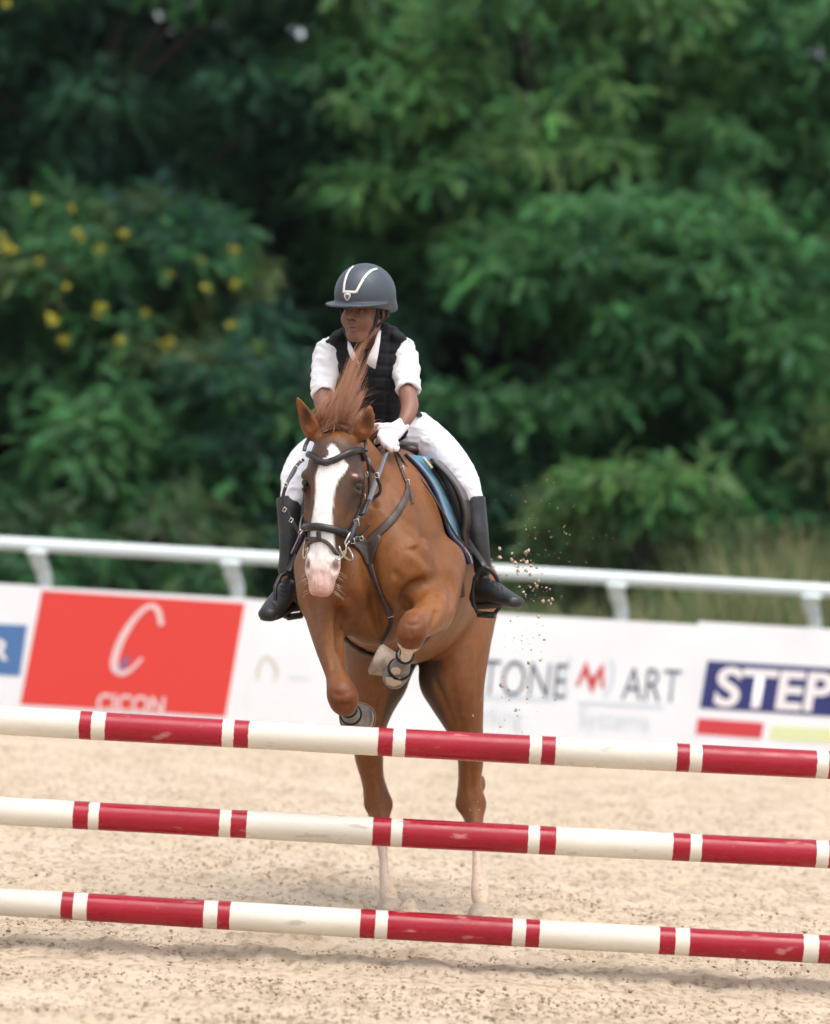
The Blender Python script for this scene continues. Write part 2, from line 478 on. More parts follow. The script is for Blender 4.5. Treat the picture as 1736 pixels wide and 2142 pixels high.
dens = vnoise(np.stack([cx, cy], 1), 1.4, 21); keep = (rng.random(n) < .25 + 1.3 * np.clip(dens - .3, 0, 1)) & ~((np.abs(cy - 11.72) < .2) & (rng.random(n) < .8))
cx, cy = cx[keep], cy[keep]
ex = rng.random(420) * 3.2 - 1.6; ey = 12.1 + rng.normal(0, .07, 420)
cx = np.concatenate([cx, ex]); cy = np.concatenate([cy, ey])
sz = .0035 + .006 * rng.random(len(cx)) ** 3 + .006 * (rng.random(len(cx)) < .03)
V_, F_ = clods(np.stack([cx, cy, .004 + 0 * cx], 1), sz, 3)
M_CLOD = mat('damp_sand', (.38, .285, .19), .95, .1, noise=(9, .8, (.24, .175, .115)))
tag(link('sand_clods', mk_mesh('sand_clods', V_, F_), M_CLOD, smooth=False), 'loose clods of damp sand scattered over the arena floor', 'sand', kind='stuff')

# ------------------------------------------------------------------ advertising boards
YB = 24.2
M_BOARD = mat('board_white', (.74, .755, .78), .5, .35, noise=(2.2, .9, (.69, .705, .73)))
def paint(n, c): return mat(n, c, .45, .4)
M_RED = paint('print_red', (.60, .042, .034)); M_BLUE = paint('print_blue', (.06, .15, .34)); M_NAVY = paint('print_navy', (.022, .028, .14))
M_PRW = paint('print_white', (.72, .69, .70)); M_PRP = paint('print_pink', (.68, .50, .50)); M_GREY = paint('print_grey', (.055, .085, .13)); M_PALE = paint('print_pale_blue', (.52, .60, .66))
M_GOLD = paint('print_gold', (.55, .50, .36)); M_LIME = paint('print_lime', (.62, .66, .38)); M_CRIM = paint('print_crimson', (.52, .04, .05))
def W(u, v): 
    p = P(u, v, YB); return p[0], p[2]
def board(u0, u1, dz, label):
    x0, _ = W(u0, 1400); x1, _ = W(u1, 1400)
    ztop = (W(868, 1272)[1]) + dz
    o = empty('advertising_board', ((x0 + x1) / 2, YB, 0), label, 'board', 'boards along the arena edge')
    mb = MB(); mb.box(((x0 + x1) / 2, YB + .02, ztop / 2), x1 - x0 - .0008, .036, ztop - .004, 0); mb.build('panel', M_BOARD, o, False)
    for q in (.15, .85):
        mb = MB(); xx = x0 + (x1 - x0) * q
        mb.tube([(xx, YB + .045, ztop - .12), (xx, YB + .33, .02)], .016, 6); mb.build('strut', M_BOARD, o)
    return o
def flat(name, pts, m, o, lift=1, th=.004):
    """a flat print: polygon in frame positions laid on the board face"""
    y1 = YB + .002 - .004 * lift; q = [W(*p) for p in pts]; n = len(q)
    V = [(x, y1, z) for x, z in q] + [(x, y1 + th * .8, z) for x, z in q]
    F = [tuple(range(n)), tuple(reversed(range(n, 2 * n)))] + [(i, i + n, (i + 1) % n + n, (i + 1) % n) for i in range(n)]
    mb = MB(); mb.add(V, F); return mb.build(name, m, o, False)
def text(name, s, u, v, hpx, m, o, lift=2, sx=1.0, shear=.12, bold=0.0, align='LEFT'):
    c = bpy.data.curves.new(name, 'FONT'); c.body = s; c.size = 1; c.shear = shear; c.offset = bold; c.align_x = align
    c.fill_mode = 'FRONT'; c.extrude = 0
    t = bpy.data.objects.new(name, c); COL.objects.link(t)
    dg = bpy.context.evaluated_depsgraph_get(); me = bpy.data.meshes.new_from_object(t.evaluated_get(dg))
    bpy.data.objects.remove(t); sc = hpx * YB / FPX / .70
    x, z = W(u, v)
    for vv in me.vertices:
        a, b_ = vv.co.x * sc * sx, vv.co.y * sc
        vv.co = (x + a, YB + .002 - .004 * lift, z + b_)
    me.materials.clear(); return link(name, me, m, o, False)
def ribbon2d(name, pts, widths, m, o, lift=2):
    pp = np.array(catmull([(*p, w) for p, w in zip(pts, widths)], 8)); 
    L_, R_ = [], []
    for i in range(len(pp)):
        t = nrm(pp[min(i + 1, len(pp) - 1), :2] - pp[max(i - 1, 0), :2]); nn = np.array([-t[1], t[0]]) * pp[i, 2] / 2
        L_.append(pp[i, :2] + nn); R_.append(pp[i, :2] - nn)
    y1 = YB + .002 - .004 * lift; V = []; F = []
    for a, b_ in zip(L_, R_):
        xa, za = W(*a); xb, zb = W(*b_); V += [(xa, y1, za), (xb, y1, zb)]
    for i in range(len(L_) - 1): F.append((2 * i, 2 * i + 1, 2 * i + 3, 2 * i + 2))
    mb = MB(); mb.add(V, F); return mb.build(name, m, o, False)

b0 = board(-1000, 62, .006, 'white board at left edge with blue panel ending in letter R')
flat('blue_panel', [(-190, 1296), (57, 1308), (42, 1414), (-200, 1402)], M_BLUE, b0)
text('lettering', 'ER', -62, 1376, 42, M_PRW, b0, 2, 1.15, .1, .02)
b1 = board(62, 516, 0, 'board with a big red panel and a sweeping white letter C')
flat('red_panel', [(88, 1235), (512, 1262), (471, 1499), (42, 1473)], M_RED, b1)
ribbon2d('emblem', [(338, 1308), (330, 1276), (312, 1268), (285, 1290), (258, 1330), (242, 1370), (240, 1396), (254, 1408), (274, 1400), (298, 1376)],
         [11, 12, 10, 11, 14, 15, 16, 12, 8, 6], M_PRP, b1)
ribbon2d('emblem_accent', [(250, 1402), (262, 1385), (270, 1372)], [5, 9, 3], M_BLUE, b1, 3)
text('lettering', 'CICON', 200, 1486, 36, M_PRP, b1, 2, .86, .06, .03)
b2 = board(516, 985, -.004, 'plain white board with faint gold arch emblem behind the horse')
ribbon2d('emblem', [(538, 1420), (541, 1396), (556, 1374), (572, 1386), (579, 1404), (575, 1424)], [5, 5, 4, 5, 5, 4], M_GOLD, b2)
text('lettering', 'AURUM', 602, 1420, 8, M_PALE, b2, 2, 1.2, 0)
b3 = board(985, 1455, -.002, 'white board with grey STONE MART lettering and a red M')
text('lettering', 'STONE', 972, 1450, 76, M_GREY, b3, 2, .62, .07, -.012)
for s_ in (0, 1):
    ribbon2d('bracket', [[(1194, 1374), (1182, 1400), (1180, 1432), (1188, 1452)], [(1276, 1378), (1283, 1400), (1276, 1440), (1262, 1458)]][s_], [5, 6, 6, 4], M_PALE, b3)
flat('letter_mark', [(1204, 1434), (1226, 1382), (1238, 1420), (1262, 1386), (1264, 1440), (1258, 1440), (1256, 1406), (1238, 1452), (1224, 1408), (1210, 1436)], M_CRIM, b3, 2)
text('lettering', 'ART', 1298, 1464, 72, M_GREY, b3, 2, .64, .07, -.012)
flat('underline', [(985, 1452), (1160, 1461), (1160, 1468), (985, 1459)], M_PALE, b3)
flat('underline', [(1208, 1465), (1388, 1475), (1388, 1483), (1208, 1473)], M_PALE, b3)
text('lettering', 'Parking', 968, 1512, 40, M_PALE, b3, 2, .74, .1, -.012)
text('lettering', 'Systems', 1206, 1520, 42, M_PALE, b3, 2, .78, .1, -.012)
b4 = board(1455, 2700, .022, 'white board at right with navy STEP panel above red bar')
flat('navy_panel', [(1480, 1382), (2050, 1416), (2035, 1518), (1463, 1481)], M_NAVY, b4)
text('lettering', 'STEP', 1490, 1473, 78, M_PRW, b4, 2, 1.06, .1, .030)
flat('red_bar', [(1460, 1502), (1598, 1512), (1592, 1545), (1455, 1535)], M_CRIM, b4)
flat('lime_bar', [(1614, 1517), (1760, 1526), (1756, 1556), (1608, 1547)], M_LIME, b4)

# ------------------------------------------------------------------ white running rail
YR = 24.9
M_RAIL = mat('rail_white', (.60, .66, .655), .35, .5, noise=(2, .8, (.55, .61, .60)))
rail = empty('running_rail', (0, YR, 0), 'long white plastic running rail on gooseneck posts behind the boards', 'rail')
zr = P(868, 1186, YR)[2]
mb = MB(); mb.tube([(x, YR, zr) for x in np.linspace(-8.5, 8.5, 60)], .050, 14); mb.build('top_rail', M_RAIL, rail)
for u in (-725, -320, 84, 490, 895, 1300, 1708, 2110, 2515):
    x = P(u, 1186, YR)[0]
    mb = MB(); mb.tube(catmull([(x + .03, YR + .14, -.05), (x + .03, YR + .14, zr - .42), (x + .02, YR + .12, zr - .22), (x - .02, YR + .05, zr - .11), (x - .03, YR, zr - .05)], 5), 
                       [.050] * 8 + [.055] * 5 + [.062] * 5 + [.062] * 3, 10); p_ = mb.build('post', M_RAIL, rail)
    mb = MB(); mb.box((x - .03, YR, zr - .052), .15, .13, .05, .015); mb.build('bracket', M_RAIL, p_)

# ================================================================== TREES
M_LEAF = attr_mat('leaf', .6, .2, translucent=.42)
M_BARK = mat('bark', (.040, .038, .033), .9, .2, noise=(14, .9, (.024, .022, .019)), bump=(30, .8, .02))
M_FLOWER = mat('yellow_blossom', (.42, .37, .05), .7, .1)
M_DRY = attr_mat('dry_grass', .8, .2, translucent=.2)

def spray_template(seed, n=9, length=.34, lw=.042, ll=.115):
    """a drooping pinnate spray: leaflets in pairs along a curved stalk; quads"""
    r = np.random.default_rng(seed); V = []; 
    for i in range(n):
        t = (i + .6) / n
        x = length * t; z = -.5 * length * t * t + .15 * length * t
        for s_ in (-1, 1):
            a = R(58 - 24 * t + r.normal(0, 7)); l = ll * (1.05 - .5 * abs(t - .45)) * (.85 + .3 * r.random())
            d = np.array([math.cos(a), s_ * math.sin(a), -.28 - .25 * t + r.normal(0, .12)]); d = nrm(d)
            w = np.cross(d, (0, 0, 1)); w = nrm(w) * lw / 2 * (.8 + .4 * r.random()); w[2] += r.normal(0, .004)
            p = np.array([x, 0, z])
            V += [p + d * l * .12 - w, p + d * l, p + d * l * .2 + w * 1.05]
    return np.array(V)
SPR = [spray_template(i, 7, .25, .042, .095) for i in range(8)]
SPR_BIG = [spray_template(40 + i, 7, .50, .10, .20) for i in range(5)]

def spray_cloud(pos, dirs, scale, col, seed, templates=SPR):
    """place sprays: pos (n,3), dirs (n,3) outward, col (n,3)"""
    r = np.random.default_rng(seed); out_v, out_c = [], []
    n = len(pos); ti = r.integers(0, len(templates), n)
    d = dirs / np.linalg.norm(dirs, axis=1, keepdims=True)
    up = np.array([0, 0, 1.0])[None] + r.normal(0, .35, (n, 3))
    yv = np.cross(up, d); yv /= np.linalg.norm(yv, axis=1, keepdims=True) + 1e-9
    zv = np.cross(d, yv)
    for k, T in enumerate(templates):
        m = ti == k
        if not m.any(): continue
        s = scale[m][:, None, None]
        v = (T[None, :, 0:1] * d[m][:, None, :] + T[None, :, 1:2] * yv[m][:, None, :] + T[None, :, 2:3] * zv[m][:, None, :]) * s + pos[m][:, None, :]
        v[:, :, 2] -= 0.12 * (np.abs(T[None, :, 0]) / .34) ** 2 * .34 * scale[m][:, None]
        out_v.append(v.reshape(-1, 3))
        c = col[m][:, None, :] * (0.75 + .5 * r.random((m.sum(), len(T) // 3, 1))).repeat(3, 1)
        out_c.append(c.reshape(-1, 3))
    return np.concatenate(out_v), np.concatenate(out_c)

def crown_mesh(boughs, seed, per=125, templates=SPR, tint=None):
    """boughs: (x,y,z, rx, rz, (r,g,b), bright mix)"""
    r = np.random.default_rng(seed); AV, AC = [], []
    for (x, y, z, rx, rz, c) in boughs:
        n = max(8, int(per * (rx / .55) ** 2 * (.8 + .4 * r.random())))
        th = r.random(n) * 2 * np.pi; cz = np.clip(r.normal(.25, .5, n), -1, 1); rad = (.35 + .65 * r.random(n) ** .6)
        sx = np.sqrt(1 - cz ** 2)
        dv = np.stack([np.cos(th) * sx, np.sin(th) * sx, cz], 1)
        lump = .75 + .5 * vnoise(dv + seed, 2.3, 5)
        pos = np.array([x, y, z]) + dv * np.array([rx, rx, rz]) * (rad * lump)[:, None]
        out = dv * np.array([1, 1, .5]) + r.normal(0, .55, (n, 3)) + np.array([0, 0, -.1])
        col = np.array(c)[None] * (0.8 + .4 * r.random((n, 1))) * (1 + .12 * r.normal(0, 1, (n, 3)))
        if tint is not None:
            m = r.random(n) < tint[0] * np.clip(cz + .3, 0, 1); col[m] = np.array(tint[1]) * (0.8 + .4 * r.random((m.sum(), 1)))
        keep = np.ones(n, bool)
        for (gu_, gv_, gr_) in GAPS:
            gd = P(gu_, gv_, 40.0); keep &= np.hypot(pos[:, 0] / pos[:, 1] - gd[0] / 40, (pos[:, 2] - CAM_H) / pos[:, 1] - (gd[2] - CAM_H) / 40) > gr_ / FPX
        pos, out, col, n = pos[keep], out[keep], col[keep], int(keep.sum())
        if n == 0: continue
        v, cc = spray_cloud(pos, out, .75 + .5 * r.random(n), np.clip(col, .004, .6), r.integers(1 << 30), templates)
        AV.append(v); AC.append(cc)
    V = np.concatenate(AV); C = np.concatenate(AC)
    F = np.arange(len(V), dtype=np.int32).reshape(-1, 3)
    me = mk_mesh('crown', V, F); set_col(me, C); return me

GAPS = [(22, 205, 30), (340, 40, 34), (455, 46, 22), (480, 40, 20), (620, 68, 30), (650, 60, 28), (790, 8, 32), (1640, 152, 30), (1700, 120, 26), (1728, 80, 30), (1730, 380, 24), (1545, 330, 20)]   # where the canopy is open to the sky
KY = 1.4                                       # the wood stands this much further back than first laid out
def tree(name, base, top, boughs, label, cat, seed, rad=.14, per=125, templates=SPR, tint=None, group=None):
    """boughs in frame positions: (u, v, Y, r_u, squash, colour)"""
    r = np.random.default_rng(seed)
    boughs = [(b[0], b[1], b[2] * KY, *b[3:]) for b in boughs]; base = (base[0] * KY, base[1] * KY); top = (top[0] * KY, top[1] * KY, CAM_H + (top[2] - CAM_H) * KY); rad = rad * KY
    o = empty(name, (base[0], base[1], 0), label, cat, group)
    bl = []
    for (u, v, Y, ru, sq, c) in boughs:
        p = P(u, v, Y); bl.append((p[0], p[1], p[2], M(ru, Y), M(ru, Y) * sq, c))
    b = np.array([base[0], base[1], -.1]); t = np.array(top, float)
    mb = MB(); sp = catmull([b, b * .6 + t * .4 + r.normal(0, .12, 3), b * .25 + t * .75 + r.normal(0, .12, 3), t], 5)
    mb.tube(sp, list(np.linspace(rad, rad * .3, len(sp))), 8); tr = mb.build('trunk', M_BARK, o)
    for q in bl[:14]:
        e = np.array(q[:3]); k = int(np.clip((e[2] - .6) / max(t[2], .1) * .75, .12, .9) * (len(sp) - 1)); s0 = sp[k]
        mb = MB(); pp = catmull([s0, (s0 + e) / 2 + np.array([0, 0, .12]), e], 4); mb.tube(pp, list(np.linspace(rad * .38, rad * .1, len(pp))), 6); mb.build('limb', M_BARK, tr)
    link('crown', crown_mesh(bl, seed, per, templates, tint), M_LEAF, o, False)
    return o, bl

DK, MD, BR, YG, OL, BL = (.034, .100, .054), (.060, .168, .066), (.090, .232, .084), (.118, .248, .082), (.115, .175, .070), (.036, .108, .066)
def scatter(u0, u1, v0, v1, Y0, Y1, n, r0, r1, cols, seed, sq=.55, hole=()):
    r = np.random.default_rng(seed); out = []
    while len(out) < n:
        u, v, Y = u0 + (u1 - u0) * r.random(), v0 + (v1 - v0) * r.random(), Y0 + (Y1 - Y0) * r.random()
        if any(abs(u - h[0]) / h[2] < 1 and abs(v - h[1]) / h[3] < 1 and ((u - h[0]) / h[2]) ** 2 + ((v - h[1]) / h[3]) ** 2 < 1 for h in hole): continue
        out.append((u, v, Y, r0 + (r1 - r0) * r.random(), sq, cols[r.integers(len(cols))]))
    return out
HOLES = [(600, 430, 110, 90), (1480, 950, 110, 60), (650, 840, 80, 150), (330, 800, 90, 40), (1130, 760, 110, 80), (430, 250, 70, 40)]

# large bright tree filling the right of the view
bR = scatter(660, 1500, -220, 560, 30.0, 32.5, 66, 90, 150, [MD, MD, BR, YG, BR], 1, .8, HOLES) + scatter(660, 1560, -150, 600, 29.3, 30.5, 40, 40, 75, [BR, YG, MD], 101, .9, HOLES)
bR += [(1000, 380, 29.6, 120, .5, BR), (1120, 330, 29.4, 110, .45, YG), (1250, 330, 29.5, 100, .45, YG), (760, 400, 30, 110, .5, BR), (1020, 490, 29.4, 70, .6, YG)]
tree('shade_tree', (1.6, 31.8), P(1100, 60, 31.8), bR, 'tall bright green tree with layered boughs right of the rider', 'tree', 11, .2, tint=(.25, YG))
# middle right tree, fresh green
bM = scatter(1040, 1760, 420, 920, 28.8, 30.5, 58, 80, 130, [MD, BR, BR, MD], 2, .85, HOLES) + scatter(1040, 1760, 420, 920, 28.0, 28.8, 34, 40, 70, [BR, MD, BR], 102, .9, HOLES)
bM += [(1330, 450, 28.6, 100, .6, BR), (1250, 540, 28.4, 110, .55, BR), (1500, 620, 28.4, 120, .5, BR), (1380, 720, 28.3, 130, .5, MD), (1230, 850, 28.2, 110, .5, MD), (1650, 780, 28.4, 110, .55, BR), (1680, 900, 28.5, 90, .6, BR)]
tree('broadleaf_tree', (2.4, 30.4), P(1420, 480, 30.2), bM, 'fresh green tree with rounded boughs at middle right', 'tree', 12, .13, tint=(.2, BR))
# right-hand edge tree
bE = scatter(1500, 2050, -200, 520, 30.5, 33, 38, 80, 140, [MD, BR, BL], 3, .8) + scatter(1500, 1800, -60, 520, 30, 31, 14, 40, 70, [BR, MD], 103, .9)
tree('edge_tree', (5.2, 32.4), P(1850, 40, 32.4), bE, 'green tree at the right edge with sky showing through', 'tree', 13, .16)
# dark tree upper left
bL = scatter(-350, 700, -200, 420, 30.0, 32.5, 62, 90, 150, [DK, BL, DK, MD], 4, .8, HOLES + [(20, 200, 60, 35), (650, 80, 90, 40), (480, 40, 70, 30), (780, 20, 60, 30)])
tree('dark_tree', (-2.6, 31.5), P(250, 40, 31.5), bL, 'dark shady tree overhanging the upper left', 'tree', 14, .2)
# flowering bush left
bF = scatter(-150, 540, 420, 820, 28.6, 29.8, 40, 75, 115, [MD, BL, MD, OL], 5, .6, HOLES)
fl_o, fl_b = tree('flowering_tree', (-2.8, 29.5), P(220, 480, 29.4), bF, 'bushy tree with bright yellow blossom clusters at left', 'tree', 15, .09)
# understorey
bA = scatter(-150, 640, 800, 1120, 28.2, 29.4, 32, 75, 115, [MD, BR, DK], 6, .6, HOLES)
bA += scatter(-50, 620, 800, 1100, 27.6, 28.4, 20, 40, 65, [MD, BR], 104, .9)
bA += [(170, 960, 28, 90, .6, BR), (260, 930, 28, 70, .6, BR)]
tree('green_shrub', (-2.4, 29.0), P(260, 900, 29), bA, 'leafy green shrub under the yellow blossom tree', 'shrub', 16, .06)
bB = scatter(-120, 480, 1080, 1300, 26.6, 27.6, 18, 60, 95, [(.085, .140, .062), (.070, .125, .055), MD], 7, .6)
tree('pale_shrub', (-2.2, 27.2), P(200, 1100, 27.2), bB, 'pale green shrub just above the rail at left', 'shrub', 17, .05)
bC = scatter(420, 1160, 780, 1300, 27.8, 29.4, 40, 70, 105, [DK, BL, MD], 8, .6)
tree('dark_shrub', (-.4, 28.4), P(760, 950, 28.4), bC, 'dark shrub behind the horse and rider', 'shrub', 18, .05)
bD = [(1230, 1030, 26.4, 75, .6, YG), (1300, 1000, 26.3, 75, .5, YG), (1390, 1015, 26.3, 85, .5, YG), (1470, 1000, 26.4, 60, .5, YG), (1340, 1055, 26.4, 80, .5, BR), (1440, 1050, 26.5, 70, .5, YG)]
tree('lime_shrub', (1.85, 26.5), P(1350, 1040, 26.4), bD, 'bright lime green shrub low at right above the rail', 'shrub', 19, .05, per=170)
bG = scatter(1000, 1560, 1060, 1300, 26.6, 28.0, 26, 60, 95, [OL, (.12, .19, .08), (.13, .18, .085)], 9, .8)
tree('olive_shrub', (1.3, 28), P(1250, 1120, 28), bG, 'low olive green shrub behind the rail beside the boot', 'shrub', 20, .04)
bH = scatter(1500, 1950, 860, 1200, 27.6, 28.8, 20, 60, 95, [MD, BR, OL], 10, .6, [(1540, 1110, 60, 80)])
tree('corner_shrub', (3.4, 28.3), P(1700, 950, 28.3), bH, 'mid green shrub at the right edge above dry grass', 'shrub', 21, .05)
# wood behind, in shade
k = 0
for (u0, u1, lab) in ((-700, 60, 'shaded tree deep in the wood at far left'), (-50, 520, 'shaded tree deep behind the yellow blossoms'), (430, 900, 'very dark tree behind the rider'),
                      (820, 1300, 'dark tree behind the bright layered tree'), (1230, 1700, 'dark tree behind the rounded green boughs'), (1650, 2400, 'dark tree beyond the right edge')):
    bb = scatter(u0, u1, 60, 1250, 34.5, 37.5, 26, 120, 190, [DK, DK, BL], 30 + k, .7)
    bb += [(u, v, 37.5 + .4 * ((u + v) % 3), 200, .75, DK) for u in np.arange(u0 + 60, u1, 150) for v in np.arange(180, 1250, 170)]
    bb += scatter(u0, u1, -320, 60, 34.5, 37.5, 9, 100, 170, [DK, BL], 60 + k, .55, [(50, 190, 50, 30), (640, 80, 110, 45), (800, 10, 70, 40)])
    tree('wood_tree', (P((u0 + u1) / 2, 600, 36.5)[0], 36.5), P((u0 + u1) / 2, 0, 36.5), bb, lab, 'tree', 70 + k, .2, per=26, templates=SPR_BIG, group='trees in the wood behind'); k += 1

# yellow blossom clusters, each a part of the flowering tree
fm = []
r_ = np.random.default_rng(5)
for k in range(3):
    V = []; F = []
    for i in range(26):
        d = nrm(r_.normal(0, 1, 3)) * (.35 + .65 * r_.random()); c = d * np.array([.085, .085, .10]); a = nrm(r_.normal(0, 1, 3)); b_ = np.cross(a, nrm(r_.normal(0, 1, 3))); s_ = .022 + .014 * r_.random()
        j = len(V); V += [c + a * s_, c + b_ * s_, c - a * s_, c - b_ * s_]; F.append((j, j + 1, j + 2, j + 3))
    fm.append(mk_mesh('blossom', np.array(V), np.array(F)))
for i, (u, v, s_) in enumerate([(76, 419, 1), (152, 437, .9), (165, 490, 1.2), (258, 489, 1), (212, 520, 1.1), (20, 522, 1.3), (82, 545, .8), (112, 668, 1.3), (131, 713, 1.2), (210, 645, 1.4), (250, 712, 1.1), (347, 718, 1.2),
                               (484, 680, 1), (487, 524, 1.1), (492, 594, .8), (430, 600, .9), (356, 573, .7), (306, 655, .8), (5, 505, 1.1), (140, 600, .8), (420, 545, .7), (12, 8, 1.0)]):
    o = link('blossom', fm[i % 3], M_FLOWER, fl_o, False); p = P(u, v, (27.95 + .2 * (i % 3)) * KY); o.location = tuple(p); o.scale = (s_ * .85, s_ * .85, s_ * .7); o.rotation_euler = (i, i * 2.1, i * .7)

# tall dry grass at the right foot of the wood
n = 6500; gu = 1000 + 1000 * rng.random(n) ** .8; gY = 29.0 + 6 * rng.random(n)
gx_ = (gu - 868) * gY / FPX; hh = (.45 + 1.15 * rng.random(n) ** 1.6) * (.55 + .55 * sstep(gu, 1250, 1650)); ln = rng.normal(0, .34, (n, 2)); wd = .006 + .007 * rng.random(n)
V = np.zeros((n, 6, 3)); a_ = rng.random(n) * 3.14; wx, wy = np.cos(a_) * wd, np.sin(a_) * wd
for k, (t, ww) in enumerate(((0, 1), (.55, .8), (1, .12))):
    cx_, cy_ = gx_ + ln[:, 0] * t * t, gY + ln[:, 1] * t * t
    V[:, 2 * k] = np.stack([cx_ - wx * ww, cy_ - wy * ww, hh * t], 1); V[:, 2 * k + 1] = np.stack([cx_ + wx * ww, cy_ + wy * ww, hh * t], 1)
F = (np.array([[0, 1, 3, 2], [2, 3, 5, 4]])[None] + 6 * np.arange(n)[:, None, None]).reshape(-1, 4)
me = mk_mesh('dry_grass', V.reshape(-1, 3), F)
cg = np.where((rng.random(n) < .45)[:, None], np.array([[.27, .25, .13]]), np.array([[.13, .19, .075]])) * (.7 + .6 * rng.random((n, 1)))
set_col(me, cg.repeat(6, 0)); tag(link('dry_grass', me, M_DRY, smooth=False), 'tall dry grass growing behind the rail at right', 'grass', kind='stuff')


# ================================================================== JUMP
YP = 12.0
def pole_mat(name, c, c2):
    m = bpy.data.materials.new(name); m.use_nodes = True; N = m.node_tree.nodes; L = m.node_tree.links; b = N['Principled BSDF']
    b.inputs['Roughness'].default_value = .32; b.inputs['Specular IOR Level'].default_value = .38
    tc = N.new('ShaderNodeTexCoord'); mp = N.new('ShaderNodeMapping'); mp.inputs['Scale'].default_value = (.35, 1, 1); L.new(tc.outputs['Object'], mp.inputs[0])
    t = N.new('ShaderNodeTexNoise'); t.inputs['Scale'].default_value = 26; t.inputs['Detail'].default_value = 8; L.new(mp.outputs[0], t.inputs['Vector'])
    r = N.new('ShaderNodeValToRGB'); r.color_ramp.elements[0].position = .63; r.color_ramp.elements[1].position = .70
    r.color_ramp.elements[0].color = (*c, 1); r.color_ramp.elements[1].color = (*c2, 1); L.new(t.outputs['Fac'], r.inputs[0])
    t3 = N.new('ShaderNodeTexNoise'); t3.inputs['Scale'].default_value = 5; t3.inputs['Detail'].default_value = 3; L.new(mp.outputs[0], t3.inputs['Vector'])
    mr = N.new('ShaderNodeMapRange'); mr.inputs[1].default_value = .3; mr.inputs[2].default_value = .7; mr.inputs[3].default_value = .8; mr.inputs[4].default_value = 1.08; L.new(t3.outputs['Fac'], mr.inputs[0])
    sc = N.new('ShaderNodeVectorMath'); sc.operation = 'SCALE'; L.new(r.outputs[0], sc.inputs[0]); L.new(mr.outputs[0], sc.inputs['Scale']); L.new(sc.outputs[0], b.inputs['Base Color'])
    rr = N.new('ShaderNodeMapRange'); rr.inputs[1].default_value = .35; rr.inputs[2].default_value = .68; rr.inputs[3].default_value = .16; rr.inputs[4].default_value = .45; L.new(t.outputs['Fac'], rr.inputs[0]); L.new(rr.outputs[0], b.inputs['Roughness'])
    bp = N.new('ShaderNodeBump'); bp.inputs['Strength'].default_value = .25; bp.inputs['Distance'].default_value = .004; L.new(t.outputs['Fac'], bp.inputs['Height']); L.new(bp.outputs[0], b.inputs['Normal'])
    return m
M_PR = pole_mat('pole_red', (.31, .005, .018), (.45, .16, .14)); M_PW = pole_mat('pole_cream', (.66, .61, .52), (.48, .43, .36))
bands = [[-156, -130, -102, 142 + 0, 168, 193, 222, 466, 490, 521, 791, 822, 848, 1107, 1132, 1161, 1414, 1441, 1467, 1706, 1731, 1760],
         [155, 187, 209, 460, 484, 517, 780, 818, 842, 1104, 1128, 1162, 1406, 1442, 1466, 1705, 1731, 1764],
         [130, 155, 184, 427, 456, 482, 754, 785, 811, 1071, 1099, 1128, 1378, 1411, 1441, 1678, 1710, 1740]]
bands[0] = bands[0][4:]
lines = [(1505, 1551, 1599), (1694, 1742, 1786), (1884, 1940, 1985)]
labs = ['red and cream striped jump pole, topmost of the three', 'red and cream striped jump pole in the middle of the three', 'red and cream striped jump pole nearest the sand']
POLE_Z = []
for k in range(3):
    za = P(0, lines[k][0], YP)[2]; zb = P(1736, lines[k][2], YP)[2]; xa = P(0, lines[k][0], YP)[0]; xb = P(1736, lines[k][2], YP)[0]
    B = bands[k]; B = [b - 1246 / 2 * 1 for b in B[:6]] + B
    slope = .056
    def X_of(u): 
        v = lines[k][0] + (lines[k][2] - lines[k][0]) * u / 1736; return P(u, v, YP)[0]
    edges = [-1.95] + [X_of(b) for b in B if X_of(b) > -1.95] ; n0 = len(B) - (len(edges) - 1)
    edges += [1.95]; red = [(i % 2) == 1 for i in range(n0 + 0, n0 + len(edges) - 1)]
    rk = np.random.default_rng(k); NS = 28; V = []; F = []; MI = []
    def ring(x, jit):
        t = (x - xa) / (xb - xa); z = za + (zb - za) * t - .006 * (1 - ((x) / 1.95) ** 2); rad = .0495 * (1 + .02 * math.sin(3.1 * x + k))
        for a in range(NS):
            th = 2 * math.pi * a / NS
            V.append((x + jit[a], YP + rad * math.cos(th), z + rad * math.sin(th)))
        return len(V) - NS
    last = None; jz = np.zeros(NS)
    for i in range(len(edges) - 1):
        j1 = rk.normal(0, .0006, NS) if i < len(edges) - 2 else jz
        xs = list(np.linspace(edges[i], edges[i + 1], max(2, int((edges[i + 1] - edges[i]) / .08) + 1)))
        if last is None: last = ring(xs[0], jz)
        for q, x in enumerate(xs[1:]):
            nw = ring(x, j1 if q == len(xs) - 2 else jz)
            for a in range(NS):
                F.append((last + a, nw + a, nw + (a + 1) % NS, last + (a + 1) % NS)); MI.append(1 if red[i] else 0)
            last = nw
    F.append(tuple(range(NS))); MI.append(0); F.append(tuple(reversed(range(last, last + NS)))); MI.append(0)
    me = bpy.data.meshes.new('jump_pole'); me.from_pydata(V, [], F); me.materials.append(M_PW); me.materials.append(M_PR)
    me.polygons.foreach_set('material_index', MI); me.update()
    tag(link('jump_pole', me), labs[k], 'pole', 'striped poles of the jump'); POLE_Z.append((za, zb, xa, xb))
